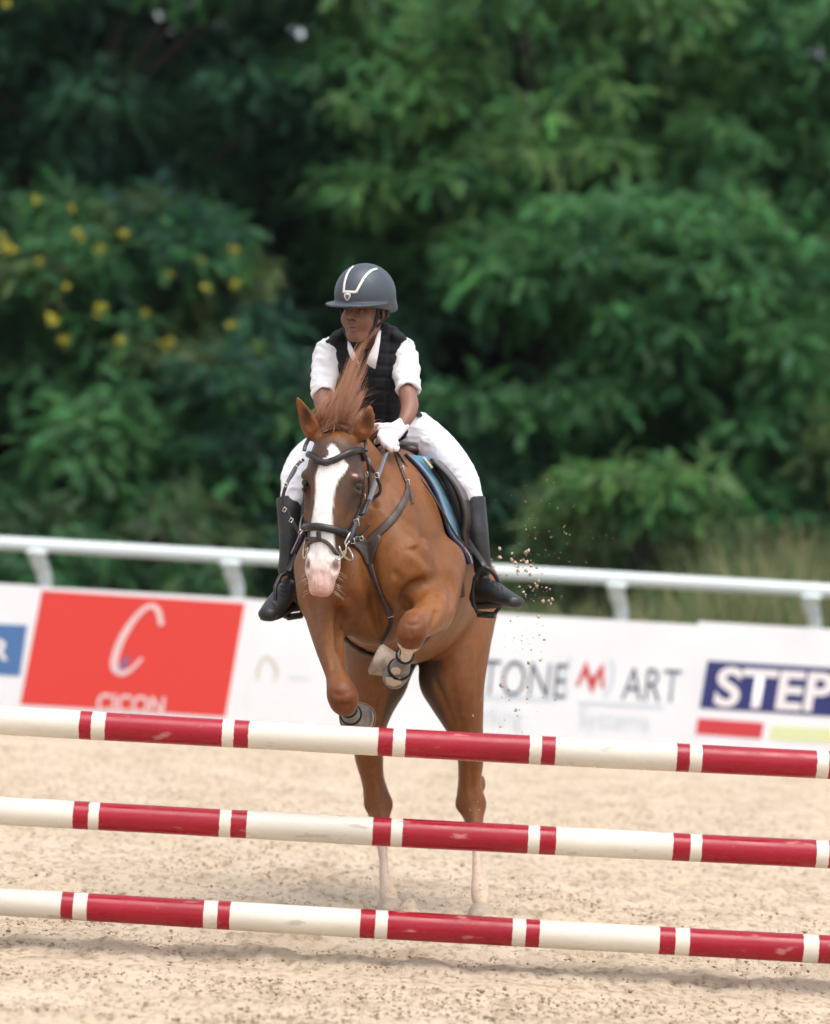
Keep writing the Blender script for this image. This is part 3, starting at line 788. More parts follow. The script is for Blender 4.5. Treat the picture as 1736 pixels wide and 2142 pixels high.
# the uprights that carry the poles, just outside the view
for s_, lab in ((-1, 'white wooden jump stand holding the left pole ends'), (1, 'white wooden jump stand holding the right pole ends')):
    o = empty('jump_stand', (s_ * 1.93, YP, 0), lab, 'jump stand')
    x = s_ * 1.93
    mb = MB(); mb.box((x, YP + .12, .72), .09, .09, 1.40, .008); mb.build('post', M_PW, o, False)
    for dy in (-.3, .3):
        mb = MB(); mb.box((x, YP + .12 + dy * .68, .05), .09, .34, .08, .008); mb.build('foot', M_PW, o, False)
    for (za, zb, xa, xb) in POLE_Z:
        z = za + (zb - za) * (x - xa) / (xb - xa)
        mb = MB(); mb.box((x, YP + .02, z - .062), .06, .13, .012, .003); mb.build('pole_cup', mat('cup_steel', (.4, .4, .4), .4, .5, 1.0) if 'cup_steel' not in bpy.data.materials else bpy.data.materials['cup_steel'], o, False)

# ================================================================== HORSE
def C3(u, v, Y): return P(u, v, Y)
def rads(pts):  # (u,v,Y,ru[,rv]) -> points, radii in metres
    pp = [P(*p[:3]) for p in pts]; rr = [(M(p[3], p[2]), M(p[4], p[2])) if len(p) > 4 else M(p[3], p[2]) for p in pts]
    return pp, rr
HS = 578.0                                    # frame units per metre at the head
hp0 = P(697, 903, 12.50); hp1 = P(663, 1250, 12.40)
Ed = nrm(hp1 - hp0); Ea0 = nrm(np.array([1, 0, 0]) - Ed * Ed[0]); Ec0 = np.cross(Ea0, Ed); Ec0 = Ec0 if Ec0[1] > 0 else -Ec0
psi = R(9); Ea = math.cos(psi) * Ea0 - math.sin(psi) * Ec0; Ec = math.cos(psi) * Ec0 + math.sin(psi) * Ea0
HAX = (Ea, Ed, Ec)
def H(a, b, c): return hp0 + (Ea * a + Ed * b + Ec * c) / HS
def hr(*r): return tuple(x / HS for x in r)

fd = Field((-0.62, 12.12, -0.02), (0.42, 14.42, 2.08), 0.0078)
# trunk
pp, rr = rads([(786, 1165, 12.86, 112, 135), (796, 1152, 13.02, 128, 200), (824, 1167, 13.3, 140, 214), (856, 1197, 13.58, 146, 194), (880, 1200, 13.85, 138, 158), (893, 1205, 14.10, 100, 112)])
fd.chain(pp, rr, .03, side=(1, 0, 0))
# neck
pp, rr = rads([(716, 935, 12.74, 46, 62), (742, 985, 12.84, 62, 82), (768, 1055, 12.92, 86, 110), (790, 1120, 12.98, 115, 130)])
fd.chain(pp, rr, .05, side=(1, 0, 0))
# withers
pp, rr = rads([(800, 985, 13.0, 34), (830, 985, 13.25, 38), (850, 1020, 13.5, 45)])
fd.chain(pp, rr, .08)
# pectorals, shoulders
for (u, v, Y, a, b, c, k) in ((726, 1215, 12.72, 62, 82, 70, .05), (838, 1190, 12.72, 70, 88, 70, .05), (880, 1160, 12.98, 46, 92, 115, .04), (672, 1180, 12.96, 42, 110, 120, .05),
                              (785, 1290, 12.84, 75, 62, 80, .05), (915, 1215, 12.84, 40, 55, 60, .04), (665, 1235, 12.84, 40, 60, 60, .04), (805, 1090, 12.80, 70, 60, 60, .06)):
    fd.ell(P(u, v, Y), (M(a, Y), M(c, Y), M(b, Y)), None, k)
# fore leg on the right of the picture, knee lifted towards the viewer
pp, rr = rads([(910, 1185, 12.96, 66), (915, 1250, 12.80, 46), (906, 1278, 12.64, 43), (888, 1298, 12.50, 36), (873, 1310, 12.40, 30)])
fd.chain(pp, rr, .03)
fd.ell(P(921, 1290, 12.66), hr(22, 44, 26), ((1, 0, 0), nrm(P(865, 1320, 12.35) - P(921, 1280, 12.75)), (0, 0.4, 1)), .03)
pp, rr = rads([(869, 1302, 12.40, 31), (862, 1318, 12.345, 34), (857, 1338, 12.36, 29)])
fd.chain(pp, rr, .012)
fd.ell(P(876, 1306, 12.34), hr(16, 18, 14), None, .012); fd.ell(P(850, 1322, 12.335), hr(15, 20, 14), None, .012); fd.ell(P(862, 1342, 12.33), hr(22, 13, 12), None, .012)
pp, rr = rads([(857, 1342, 12.37, 20), (850, 1368, 12.43, 13.5), (841, 1390, 12.52, 13), (834, 1405, 12.60, 19), (824, 1404, 12.66, 16), (812, 1396, 12.70, 15)])
fd.chain(pp, rr, .012)
# fore leg on the left of the picture
pp, rr = rads([(676, 1190, 12.96, 62), (678, 1262, 12.82, 47), (684, 1325, 12.67, 36), (696, 1385, 12.54, 27), (706, 1420, 12.48, 23)])
fd.chain(pp, rr, .035)
fd.ell(P(700, 1300, 12.76), hr(24, 60, 30), ((1, 0, 0), nrm(P(715, 1400, 12.5) - P(690, 1250, 12.85)), (0, 1, 0)), .04)
pp, rr = rads([(708, 1428, 12.47, 26), (717, 1458, 12.43, 34), (722, 1474, 12.46, 27)])
fd.chain(pp, rr, .012)
fd.ell(P(700, 1452, 12.44), hr(15, 20, 16), None, .012); fd.ell(P(735, 1456, 12.44), hr(15, 22, 16), None, .012); fd.ell(P(719, 1478, 12.44), hr(24, 14, 16), None, .012)
pp, rr = rads([(722, 1472, 12.50, 22), (727, 1481, 12.60, 14), (731, 1488, 12.70, 13.5), (734, 1494, 12.78, 19), (739, 1492, 12.82, 16)])
fd.chain(pp, rr, .012)
# hind legs
pp, rr = rads([(820, 1225, 14.05, 88), (800, 1335, 13.90, 84, 105), (787, 1418, 13.80, 64, 84), (774, 1508, 13.80, 38, 46), (771, 1575, 13.84, 32, 38), (780, 1632, 13.87, 24.5, 34), (791, 1675, 13.88, 27, 38), (794, 1712, 13.84, 22, 28), (800, 1775, 13.74, 11.5, 15), (805, 1835, 13.64, 12.5, 16), (812, 1872, 13.57, 20, 22), (814, 1900, 13.50, 16, 18)])
fd.chain(pp, rr, .02, side=(1, 0, 0), sub=6)
pp, rr = rads([(962, 1235, 14.05, 86), (953, 1335, 13.90, 76, 105), (948, 1422, 13.80, 67, 84), (970, 1512, 13.80, 41, 48), (984, 1575, 13.84, 30, 38), (983, 1632, 13.87, 24.5, 34), (985, 1675, 13.88, 29, 38), (991, 1712, 13.84, 21, 28), (996, 1770, 13.74, 11.5, 15), (1000, 1828, 13.64, 13, 16), (1004, 1864, 13.57, 20.5, 22), (1007, 1898, 13.50, 16, 18)])
fd.chain(pp, rr, .02, side=(1, 0, 0), sub=6)
for (u, v, a, b) in ((808, 1426, 42, 42), (922, 1428, 44, 42)): fd.ell(P(u, v, 13.78), (M(a, 13.8), M(55, 13.8), M(b, 13.8)), None, .035)
for (u, v, Y, a, b, c) in ((1008, 1640, 13.95, 9, 22, 14), (767, 1655, 13.95, 10, 24, 14), (770, 1680, 13.85, 12, 20, 12), (812, 1682, 13.85, 12, 20, 12), (962, 1680, 13.85, 12, 20, 12), (1008, 1682, 13.85, 11, 20, 12)):
    fd.ell(P(u, v, Y), (M(a, Y), M(c, Y), M(b, Y)), None, .015)
# head
fd.ell(H(0, 62, 66), hr(55, 72, 60), HAX, .03)
fd.chain([H(0, 40, 62), H(0, 98, 54), H(0, 150, 48), H(1, 200, 43), H(1, 250, 40), H(0, 290, 38), H(0, 318, 40)], [hr(50, 58), hr(58, 54), hr(47, 46), hr(41, 42), hr(35, 38), hr(30, 34), hr(26, 30)], .025, side=Ea)
fd.chain([H(0, 60, 24), H(0, 130, 18), H(0, 210, 14), H(0, 262, 14)], [hr(42, 18), hr(36, 17), hr(23, 13), hr(18, 12)], .02, side=Ea)
for s_ in (-1, 1):
    fd.ell(H(s_ * 34, 128, 104), hr(24, 72, 66), (nrm(Ea + s_ * .12 * Ed), nrm(Ed - s_ * .12 * Ea), Ec), .035)
    fd.ell(H(s_ * 51, 91, 38), hr(17, 13, 22), HAX, .02)          # brow
    fd.ell(H(s_ * 53, 119, 46), hr(11, 9, 18), HAX, .012)         # lower lid
    fd.ell(H(s_ * 47, 136, 30), hr(8, 26, 18), HAX, .02, 'cut') if s_ < 0 else None
    fd.chain([H(s_ * 50, 140, 56), H(s_ * 46, 180, 54), H(s_ * 40, 215, 50)], [hr(7)[0], hr(8)[0], hr(5)[0]], .02)   # cheek crest
    fd.ell(H(s_ * 25, 283, 24), hr(13, 27, 22), HAX, .018)        # nostril
    fd.ell(H(s_ * 31, 283, 11), hr(7, 16, 16), (nrm(Ea * s_ + .2 * Ed), nrm(Ed - .2 * s_ * Ea), Ec), .008, 'cut')
    fd.ell(H(s_ * 12, 336, 30), hr(11, 9, 15), HAX, .012)         # lip lobes
    fd.ell(H(s_ * 20, 40, 24), hr(18, 26, 14), HAX, .02)          # forehead muscles
    fd.ell(H(s_ * 65, 106, 38), hr(9, 7.5, 13), HAX, .006, 'cut')  # eye opening
fd.ell(H(0, 322, 36), hr(24, 20, 30), HAX, .02)
fd.ell(H(0, 318, 66), hr(20, 22, 16), HAX, .015)
fd.chain([H(0, 30, 8), H(0, 62, 5)], [hr(3)[0], hr(2)[0]], .02, op='cut')
# ears
for pts, inn in (([(656, 912, 12.60, 19), (648, 890, 12.585, 21), (636, 862, 12.575, 15.5), (626, 842, 12.57, 9), (621.5, 828, 12.57, 2.5)], (-1, .25)), ([(752, 914, 12.59, 19), (762, 894, 12.575, 21), (770, 872, 12.565, 15.5), (774, 855, 12.56, 9), (775, 844, 12.56, 2.5)], (1, .25))):
    pp, rr = rads(pts); rr = [(q, q * .62) for q in rr]
    sdv = nrm((1, .35 * inn[0], 0)); fd.chain(pp, rr, .012, side=sdv)
    off = np.array([inn[0] * .006, -.021, -.002])
    fd.chain([p + off * q[0] / .03 for p, q in zip(pp[1:], rr[1:])], [(q[0] * .66, q[1] * 1.0) for q in rr[1:]], .004, side=sdv, op='cut')
HV, HF = surface_nets(fd.F, fd.lo, fd.h)
del fd
def relax(V, F, it, w):
    E = np.concatenate([F[:, [0, 1]], F[:, [1, 2]], F[:, [2, 3]], F[:, [3, 0]]]); deg = np.bincount(E[:, 0], minlength=len(V)) + np.bincount(E[:, 1], minlength=len(V))
    for _ in range(it):
        S_ = np.stack([np.bincount(E[:, 0], V[E[:, 1], c], len(V)) + np.bincount(E[:, 1], V[E[:, 0], c], len(V)) for c in range(3)], 1) / deg[:, None]
        V = V + (S_ - V) * w[:, None]
    return V
def vnormals(V, F):
    n = np.cross(V[F[:, 2]] - V[F[:, 0]], V[F[:, 3]] - V[F[:, 1]]); N = np.zeros_like(V)
    for k in range(4):
        for c in range(3): N[:, c] += np.bincount(F[:, k], n[:, c], len(V))
    return N / (np.linalg.norm(N, axis=1, keepdims=True) + 1e-12)
_rl = HV - hp0; _b = _rl @ Ed * HS; _c = _rl @ Ec * HS
is_head = (HV[:, 1] < 12.80) & (_b > -90) & (_b < 350) & (_c < np.interp(_b, [-90, 200, 250, 350], [150, 150, 95, 95]))
wsm = np.where(is_head, .12, .6)
HV = relax(HV, HF, 14, wsm)
# muscles, veins and creases: the skin pushed in or out along drawn lines (frame positions at the chest's depth)
NV = vnormals(HV, HF); disp = np.zeros(len(HV))
def crease(pts, depth, width, ylo=12.3, yhi=13.25, Y0=12.7, facing=.15, sub=8, head=False):
    global disp
    q = np.array([P(u, v, Y0) for u, v in [tuple(x) for x in catmull([np.array(p, float) for p in pts], sub)]])[:, [0, 2]]
    m = np.nonzero((HV[:, 1] > ylo) & (HV[:, 1] < yhi) & (is_head if head else ~is_head) & (NV[:, 1] < -facing))[0]
    p = HV[m][:, [0, 2]]; d2 = np.full(len(m), 9.); tt = np.zeros(len(m))
    for i in range(len(q) - 1):
        a, b_ = q[i], q[i + 1]; ab = b_ - a; t = np.clip(((p - a) @ ab) / (ab @ ab + 1e-12), 0, 1); dd = ((p - a - t[:, None] * ab) ** 2).sum(1)
        w_ = dd < d2; d2[w_] = dd[w_]; tt[w_] = (i + t[w_]) / (len(q) - 1)
    disp[m] -= depth * np.exp(-d2 / width ** 2) * np.clip(4 * np.minimum(tt, 1 - tt) + .15, 0, 1)
crease([(765, 1120), (772, 1180), (780, 1240), (792, 1310), (800, 1340)], 0.0319, .022)              # between the pectorals
crease([(706, 1262), (712, 1295), (716, 1335), (718, 1365)], 0.0319, .016, 12.5)                      # arm pit left
crease([(895, 1212), (862, 1228), (845, 1252), (838, 1285)], 0.0377, .018, 12.5)                      # arm pit right
crease([(800, 990), (812, 1040), (836, 1082), (880, 1120), (925, 1135)], 0.0101, .022)                # neck into shoulder
crease([(868, 1010), (884, 1080), (900, 1150)], 0.0087, .018)
crease([(828, 1120), (870, 1150), (905, 1195)], 0.0116, .022)
crease([(850, 1150), (880, 1180), (892, 1205)], -0.0087, .02)
crease([(724, 1240), (745, 1262), (756, 1300)], 0.0101, .015)
crease([(646, 1210), (656, 1262), (664, 1310)], 0.0087, .012)
crease([(820, 1190), (836, 1215), (830, 1255)], 0.0101, .015)
crease([(775, 1040), (786, 1090), (800, 1125)], 0.0116, .018)
crease([(930, 1190), (944, 1240), (940, 1290)], 0.0101, .014)
crease([(908, 1235), (912, 1268), (905, 1300), (890, 1318)], 0.0087, .010)
crease([(893, 1240), (880, 1270), (868, 1292)], -0.0058, .008); crease([(690, 1300), (700, 1360), (704, 1410)], 0.0072, .010); crease([(676, 1290), (684, 1350), (694, 1400)], -0.0043, .005)
crease([(845, 1292), (862, 1300), (880, 1296)], 0.0058, .008, 12.2, 12.6); crease([(842, 1332), (860, 1338), (880, 1330)], 0.0072, .007, 12.2, 12.6); crease([(856, 1306), (864, 1322), (862, 1336)], 0.0043, .007, 12.2, 12.6)
crease([(695, 1438), (716, 1444), (738, 1436)], 0.0058, .008, 12.2, 12.6); crease([(708, 1462), (728, 1466), (744, 1460)], 0.0058, .007, 12.2, 12.6)
# veins on the fore arms and chest
for v_ in ([(900, 1232), (893, 1262), (880, 1284)], [(925, 1262), (918, 1290), (905, 1308)], [(668, 1290), (674, 1335), (688, 1380)], [(698, 1330), (702, 1370), (706, 1405)], [(745, 1225), (762, 1245), (768, 1275)], [(870, 1100), (878, 1130), (872, 1160)], [(836, 1090), (850, 1120), (846, 1150)]): crease(v_, -.0035, .0045)
for (a_, b_, c_) in (((940, 1400), (952, 1470), (975, 1560)), ((1000, 1330), (1000, 1420), (996, 1500)), ((800, 1440), (790, 1500), (785, 1570)), ((905, 1410), (930, 1465), (955, 1530)), ((985, 1600), (988, 1640), (992, 1680)), ((786, 1600), (790, 1640), (796, 1680))):
    crease([a_, b_, c_], .006, .012, 13.4, 14.0, 13.75, .05)
disp += .0016 * (vnoise(HV, 26, 7) - .5) + .004 * (vnoise(HV, 9, 6) - .5)
disp[is_head] *= .3
for u_ in (648, 655, 661, 667, 673): crease([(u_ + 3, 1192), (u_ + 1, 1212), (u_ - 1, 1238)], .0045, .0035, 12.0, 12.6, 12.4, .1, 5, True)
for q_ in ([(640, 1172), (634, 1186), (637, 1204)], [(684, 1176), (691, 1190), (686, 1208)]): crease(q_, .008, .006, 12.0, 12.6, 12.4, .05, 5, True)
crease([(656, 1240), (661, 1247), (664, 1252)], .006, .006, 12.0, 12.6, 12.4, .05, 5, True)
crease([(706, 1000), (700, 1040), (690, 1090)], .004, .008, 12.0, 12.7, 12.45, .05, 5, True); crease([(728, 1015), (735, 1050), (724, 1095)], .006, .010, 12.0, 12.7, 12.45, .05, 5, True); crease([(640, 1010), (640, 1050), (646, 1090)], .005, .008, 12.0, 12.7, 12.45, .05, 5, True)
crease([(735, 985), (748, 988), (757, 996)], .005, .005, 12.0, 12.7, 12.45, .0, 5, True)
HV = HV + NV * disp[:, None]
HV = relax(HV, HF, 2, np.where(is_head, .0, .4))
horse_me = mk_mesh('body', HV, HF)

# --- coat colours, one value per point of the skin
Rl = HV - hp0; ha = Rl @ Ea * HS; hb = Rl @ Ed * HS; hc = Rl @ Ec * HS
head = (hb > -40) & (hb < 360) & (hc < np.interp(hb, [-40, 0, 60, 190, 215, 250, 360], [60, 110, 150, 150, 105, 92, 92])) & (np.abs(ha) < np.interp(hb, [0, 100, 200, 260, 360], [110, 110, 70, 52, 52])) & (HV[:, 1] < 12.80)
nz = vnoise(HV, 9, 1); nf = vnoise(HV, 45, 2); nm = vnoise(HV, 4, 3)
C = np.array([.190, .069, .0185])[None] * (.82 + .36 * nm[:, None]) * np.ones((len(HV), 1))
C = C * (1 + .10 * (nz[:, None] - .5))
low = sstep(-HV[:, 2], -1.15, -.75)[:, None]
C = C * (1 - .22 * low) + np.array([.10, .028, .012])[None] * .22 * low  # lower body darkened in the coat colour, underside shading painted in
def mix(C, c, w): 
    w = np.clip(w, 0, 1)[:, None]; return C * (1 - w) + np.array(c)[None] * w
# clipped darker face
wf = head * sstep(hb, -6, 26) * sstep(150 - hc, 20, 70)
C = mix(C, (.078, .043, .029), wf * (.55 + .55 * nm))
C = mix(C, (.140, .054, .020), wf * sstep(nz, .52, .75) * .6)
# eye surround and ears' inner dark
for s_ in (-1, 1):
    de = np.linalg.norm((HV - H(s_ * 60, 106, 34)) * HS, axis=1); C = mix(C, (.045, .028, .020), head * sstep(24 - de, 0, 12) * .8)
# blaze
bw = np.interp(hb, [22, 30, 46, 60, 68, 85, 98, 125, 152, 180, 210, 250, 270, 400], [0, 9, 20, 25, 32, 29, 25, 20, 18.5, 21, 25, 32, 60, 90]); bc = np.interp(hb, [22, 46, 68, 98, 125, 152, 180, 210, 250, 300], [0, 2, 7, -3, -5, -6, -7, -6, -4, 0])
bl_ = head * sstep(bw - np.abs(ha - bc) + 4 * (nf - .5) + 4 * (nz - .5), -2.2, 2.2) * (hc < 62) * (hb > 22)
spot = sstep(9 - np.hypot((ha + 14) * 1.0, (hb - 47) * .7) + 3 * (nf - .5), -1, 1); bl_ = bl_ * (1 - spot)
C = mix(C, (.80, .77, .73), bl_)
pk = head * sstep(hb, 262, 300); C = mix(C, (.62, .40, .35), pk * bl_ * (.55 + .35 * nz)); C = mix(C, (.52, .27, .20), head * sstep(hb, 305, 335) * .75)
for s_ in (-1, 1):
    dn = np.hypot((ha - s_ * 30) / 9, (hb - 281) / 14); C = mix(C, (.28, .16, .14), head * sstep(1.1 - dn, 0, .8) * (hc < 30))
de = np.hypot((ha - 52) / 6, (hb - 86) / 4); C = mix(C, (.55, .28, .24), head * sstep(1.2 - de, 0, .7) * (hc < 40))
# white stockings
hl = (HV[:, 1] > 13.3) & (HV[:, 2] < .55)
C = mix(C, (.56, .42, .32), hl * sstep(.335 + .04 * nz - HV[:, 2], 0, .05)); C = mix(C, (.50, .38, .26), hl * sstep(.13 - HV[:, 2], 0, .06) * .8)
kR = P(857, 1348, 12.37); kL = P(722, 1480, 12.5)
def seg_d(a, b):
    ab = b - a; t = np.clip(((HV - a) @ ab) / (ab @ ab), 0, 1); return np.linalg.norm(HV - a - t[:, None] * ab, axis=1)
fl1 = (np.minimum(seg_d(P(857, 1340, 12.37), P(834, 1405, 12.60)), seg_d(P(834, 1405, 12.60), P(812, 1396, 12.70))) < .052) & (HV[:, 0] > P(800, 1300, 12.6)[0]) & (HV[:, 2] < kR[2] + .012 * (nf - .5)) & (HV[:, 0] < P(880, 1300, 12.4)[0])
fl2 = (seg_d(P(722, 1476, 12.52), P(737, 1494, 12.8)) < .055) & (HV[:, 0] < P(790, 1300, 12.6)[0]) & (HV[:, 1] > 12.54) & (HV[:, 1] < 12.95) & (HV[:, 2] < kL[2] + .02)
C = mix(C, (.66, .54, .43), fl1.astype(float)); C = mix(C, (.62, .44, .36), fl2.astype(float))
# inner thighs darkened: bare skin, plus painted shade under the belly
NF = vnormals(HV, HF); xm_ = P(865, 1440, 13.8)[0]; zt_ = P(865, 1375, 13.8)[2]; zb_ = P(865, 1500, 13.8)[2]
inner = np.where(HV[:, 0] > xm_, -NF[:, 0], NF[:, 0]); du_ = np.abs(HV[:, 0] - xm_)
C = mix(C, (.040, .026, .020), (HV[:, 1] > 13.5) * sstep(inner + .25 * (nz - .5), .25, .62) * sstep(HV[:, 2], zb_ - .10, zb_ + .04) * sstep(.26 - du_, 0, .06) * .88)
# knees are redder
for k_ in ((862, 1322, 12.34), (717, 1462, 12.43)):
    dk = np.linalg.norm(HV - P(*k_), axis=1); C = mix(C, (.125, .034, .013), sstep(.085 - dk, 0, .04) * .75 * (1 - fl1) * (1 - fl2))
for ear_c in ((640, 872, 12.55), (767, 880, 12.54)):
    de = np.linalg.norm(HV - P(*ear_c), axis=1); C = mix(C, (.17, .052, .013), sstep(.09 - de, 0, .03))
for ear_in in ((638, 874, 12.53), (769, 884, 12.52)):
    de = np.linalg.norm((HV - P(*ear_in)) * np.array([2.3, 1, 1]), axis=1); C = mix(C, (.022, .010, .006), sstep(.072 - de, 0, .035) * .92)
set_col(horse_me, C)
M_COAT = attr_mat('horse_coat', .42, .28, bump=(260, .22, .003), sheen=.0, mottled=(30, .12))
def hair_streaks(m, sc, amt, bump):
    N = m.node_tree.nodes; L = m.node_tree.links; b = N['Principled BSDF']; tc = N.new('ShaderNodeTexCoord'); mp = N.new('ShaderNodeMapping'); mp.inputs['Scale'].default_value = sc; mp.inputs['Rotation'].default_value = (.2, .25, 0)
    t = N.new('ShaderNodeTexNoise'); t.inputs['Scale'].default_value = 1; t.inputs['Detail'].default_value = 5; t.inputs['Roughness'].default_value = .65; L.new(tc.outputs['Object'], mp.inputs[0]); L.new(mp.outputs[0], t.inputs['Vector'])
    mr = N.new('ShaderNodeMapRange'); mr.inputs[1].default_value = .3; mr.inputs[2].default_value = .7; mr.inputs[3].default_value = 1 - amt; mr.inputs[4].default_value = 1 + amt; L.new(t.outputs['Fac'], mr.inputs[0])
    src = b.inputs['Base Color'].links[0].from_socket; v = N.new('ShaderNodeVectorMath'); v.operation = 'SCALE'; L.new(src, v.inputs[0]); L.new(mr.outputs[0], v.inputs['Scale']); L.new(v.outputs[0], b.inputs['Base Color'])
    old = b.inputs['Normal'].links[0].from_socket; bp = N.new('ShaderNodeBump'); bp.inputs['Strength'].default_value = bump; bp.inputs['Distance'].default_value = .004; L.new(t.outputs['Fac'], bp.inputs['Height']); L.new(old, bp.inputs['Normal']); L.new(bp.outputs[0], b.inputs['Normal'])
    rr = N.new('ShaderNodeMapRange'); rr.inputs[1].default_value = .3; rr.inputs[2].default_value = .7; rr.inputs[3].default_value = .36; rr.inputs[4].default_value = .56; L.new(t.outputs['Fac'], rr.inputs[0]); L.new(rr.outputs[0], b.inputs['Roughness'])
hair_streaks(M_COAT, (190, 190, 30), .20, .35)
horse = empty('horse', (0.02, 13.4, 0), 'chestnut horse with white blaze and pink muzzle jumping the striped poles', 'horse')
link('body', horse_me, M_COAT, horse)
HB = bvh_of(horse_me)

M_EYE = mat('horse_eye', (.012, .008, .006), .08, .6)
for s_ in (-1, 1):
    mb = Field(H(s_ * 60, 104, 36) - .03, H(s_ * 60, 104, 36) + .03, .003); mb.ell(H(s_ * 55.5, 105.5, 41), hr(9, 9.5, 13), HAX, 0)
    link('eye', mb.mesh('eye')[0], M_EYE, horse)

# hooves
M_HOOF = mat('hoof', (.46, .36, .27), .6, .35, noise=(30, .8, (.30, .24, .19)), bump=(60, .3, .003)); M_SHOE = mat('horseshoe', (.40, .33, .27), .6, .4, .15, noise=(50, .9, (.22, .20, .18)))
M_SOLE = mat('hoof_sole', (.36, .31, .26), .9, .2, noise=(40, .9, (.24, .21, .18)))
def hoof(top, axis, front, r0=.042, r1=.063, ln=.075):
    """top centre, axis towards the sole, front towards the toe"""
    axis = nrm(axis); front = nrm(np.asarray(front) - axis * (np.asarray(front) @ axis)); sd = np.cross(axis, front); NS = 24
    V = []; F = []
    prof = [(0, r0 * .93), (.06, r0), (.5, (r0 + r1) / 2), (.97, r1), (1, r1 * .97)]
    for t, r_ in prof:
        for a in range(NS):
            th = 2 * math.pi * a / NS; c, s_ = math.cos(th), math.sin(th); fr = c * (1.05 if c > 0 else .8)
            V.append(np.asarray(top) + axis * ln * (t - .12 * (c < 0) * t * abs(c)) + r_ * (front * fr + sd * s_) + front * .022 * t)
    for k in range(4):
        for a in range(NS): F.append((k * NS + a, k * NS + (a + 1) % NS, (k + 1) * NS + (a + 1) % NS, (k + 1) * NS + a))
    F.append(tuple(reversed(range(NS))))
    mb = MB(); mb.add(V, F); o = mb.build('hoof', M_HOOF, horse)
    mb = MB(); cc = np.mean(V[-NS:], 0); Vs = [cc + (p - cc) * .97 - axis * .004 for p in V[-NS:]]; Vi = [cc + (p - cc) * .6 - axis * .006 for p in V[-NS:]]
    mb.add(Vs + Vi + [cc - axis * .004], [(i, (i + 1) % NS, NS + (i + 1) % NS, NS + i) for i in range(NS)] + [(NS + i, NS + (i + 1) % NS, 2 * NS) for i in range(NS)]); mb.build('sole', M_SOLE, o)
    mb = MB(); pts = []
    for a in range(4, 21):
        th = 2 * math.pi * ((a + 12) % NS) / NS; i = (a + 12) % NS; pts.append(cc + (V[-NS + i] - cc) * .86 + axis * .002)
    mb.tube(pts, .0048, 6); mb.build('shoe', M_SHOE, o)
    return o
for (u, v, Y) in ((815, 1904, 13.49), (1008, 1902, 13.49)):
    t = P(u, v, Y); hoof(np.array([t[0], t[1], .068]), (0, -.25, -1), (0, -1, 0), .045, .062, .07)
hoof(P(826, 1393, 12.71), (-.66, .06, .26), (-.1, -.9, -.2), .046, .062, .074)
hoof(P(745, 1489, 12.88), (.10, -.90, .12), (.05, -.1, -1), .050, .070, .050)

# tail, blown back
M_HAIR = attr_mat('horse_hair', .5, .35, sheen=.1)
def strands(name, parent, guides, n, rad, seed, c0, c1, jit=.01, tip=.02, seg=10, clumps=0):
    """guides: list of lists of points (root to tip); strands blend neighbouring guides"""
    r = np.random.default_rng(seed); V = []; F = []; CC = []
    m = seg; G = [np.array(catmull(g, 16)) for g in guides]
    G = [np.stack([np.interp(np.linspace(0, len(g) - 1, m + 1), np.arange(len(g)), g[:, c]) for c in range(3)], 1) for g in G]
    CL = [(r.integers(len(G)), r.integers(-1, 2), r.random(), r.normal(0, 1, 3) * jit, r.normal(0, 1, 3) * tip * 1.3, r.random() * 6.28, r.normal(0, 1, 3) * tip * .8) for _ in range(clumps)]
    for s_ in range(n):
        i = r.integers(len(G)); j = min(max(i + r.integers(-1, 2), 0), len(G) - 1); w = r.random() * .8
        g = G[i] * (1 - w) + G[j] * w; L_ = .42 + .58 * r.random()
        off = r.normal(0, 1, 3) * jit; off2 = r.normal(0, 1, 3) * tip; ph = r.random() * 6.28; wav = r.normal(0, .3, 3) * tip
        if CL:
            i, dj, w, co_, ct_, ph, wav = CL[r.integers(len(CL))]; j = min(max(i + dj, 0), len(G) - 1); g = G[i] * (1 - w) + G[j] * w
            off = co_ + off * .35; off2 = ct_ + off2 * .35; wav = wav + r.normal(0, .15, 3) * tip
        pts = []
        for k in range(m + 1):
            t = k / m * L_ * m; a = int(min(t, m - 1)); f = t - a
            pts.append(g[a] * (1 - f) + g[min(a + 1, m)] * f + off + off2 * (k / m) ** 1.3 + wav * math.sin(ph + k * 5.5 / m) * (k / m))
        pts = np.array(pts); x = nrm(r.normal(0, 1, 3)); b0 = len(V); cc = np.array(c0) * (1 - r.random() * .45) ; ce = np.array(c1) * (.75 + .5 * r.random())
        for k in range(m + 1):
            t = nrm(pts[min(k + 1, m)] - pts[max(k - 1, 0)]); x = nrm(x - t * (x @ t)); y = np.cross(t, x); q = rad * (1.05 - (k / m) ** 1.5) * 1.0
            for a in range(3):
                V.append(pts[k] + q * (math.cos(a * 2.094) * x + math.sin(a * 2.094) * y)); CC.append(cc * (1 - k / m) + ce * (k / m))
        for k in range(m):
            for a in range(3): F.append((b0 + k * 3 + a, b0 + k * 3 + (a + 1) % 3, b0 + (k + 1) * 3 + (a + 1) % 3, b0 + (k + 1) * 3 + a))
    me = mk_mesh(name, np.array(V), np.array(F)); set_col(me, np.array(CC)); return link(name, me, M_HAIR, parent)
strands('tail', horse, [[P(893, 1140, 14.2), P(885, 1200, 14.42), P(875, 1300, 14.55), P(862, 1398, 14.5)], [P(900, 1140, 14.2), P(898, 1200, 14.45), P(888, 1300, 14.6), P(872, 1400, 14.55)], [P(905, 1145, 14.2), P(905, 1210, 14.45), P(900, 1310, 14.6), P(884, 1390, 14.6)]],
        260, .004, 3, (.20, .07, .02), (.26, .11, .04), .018, .03)
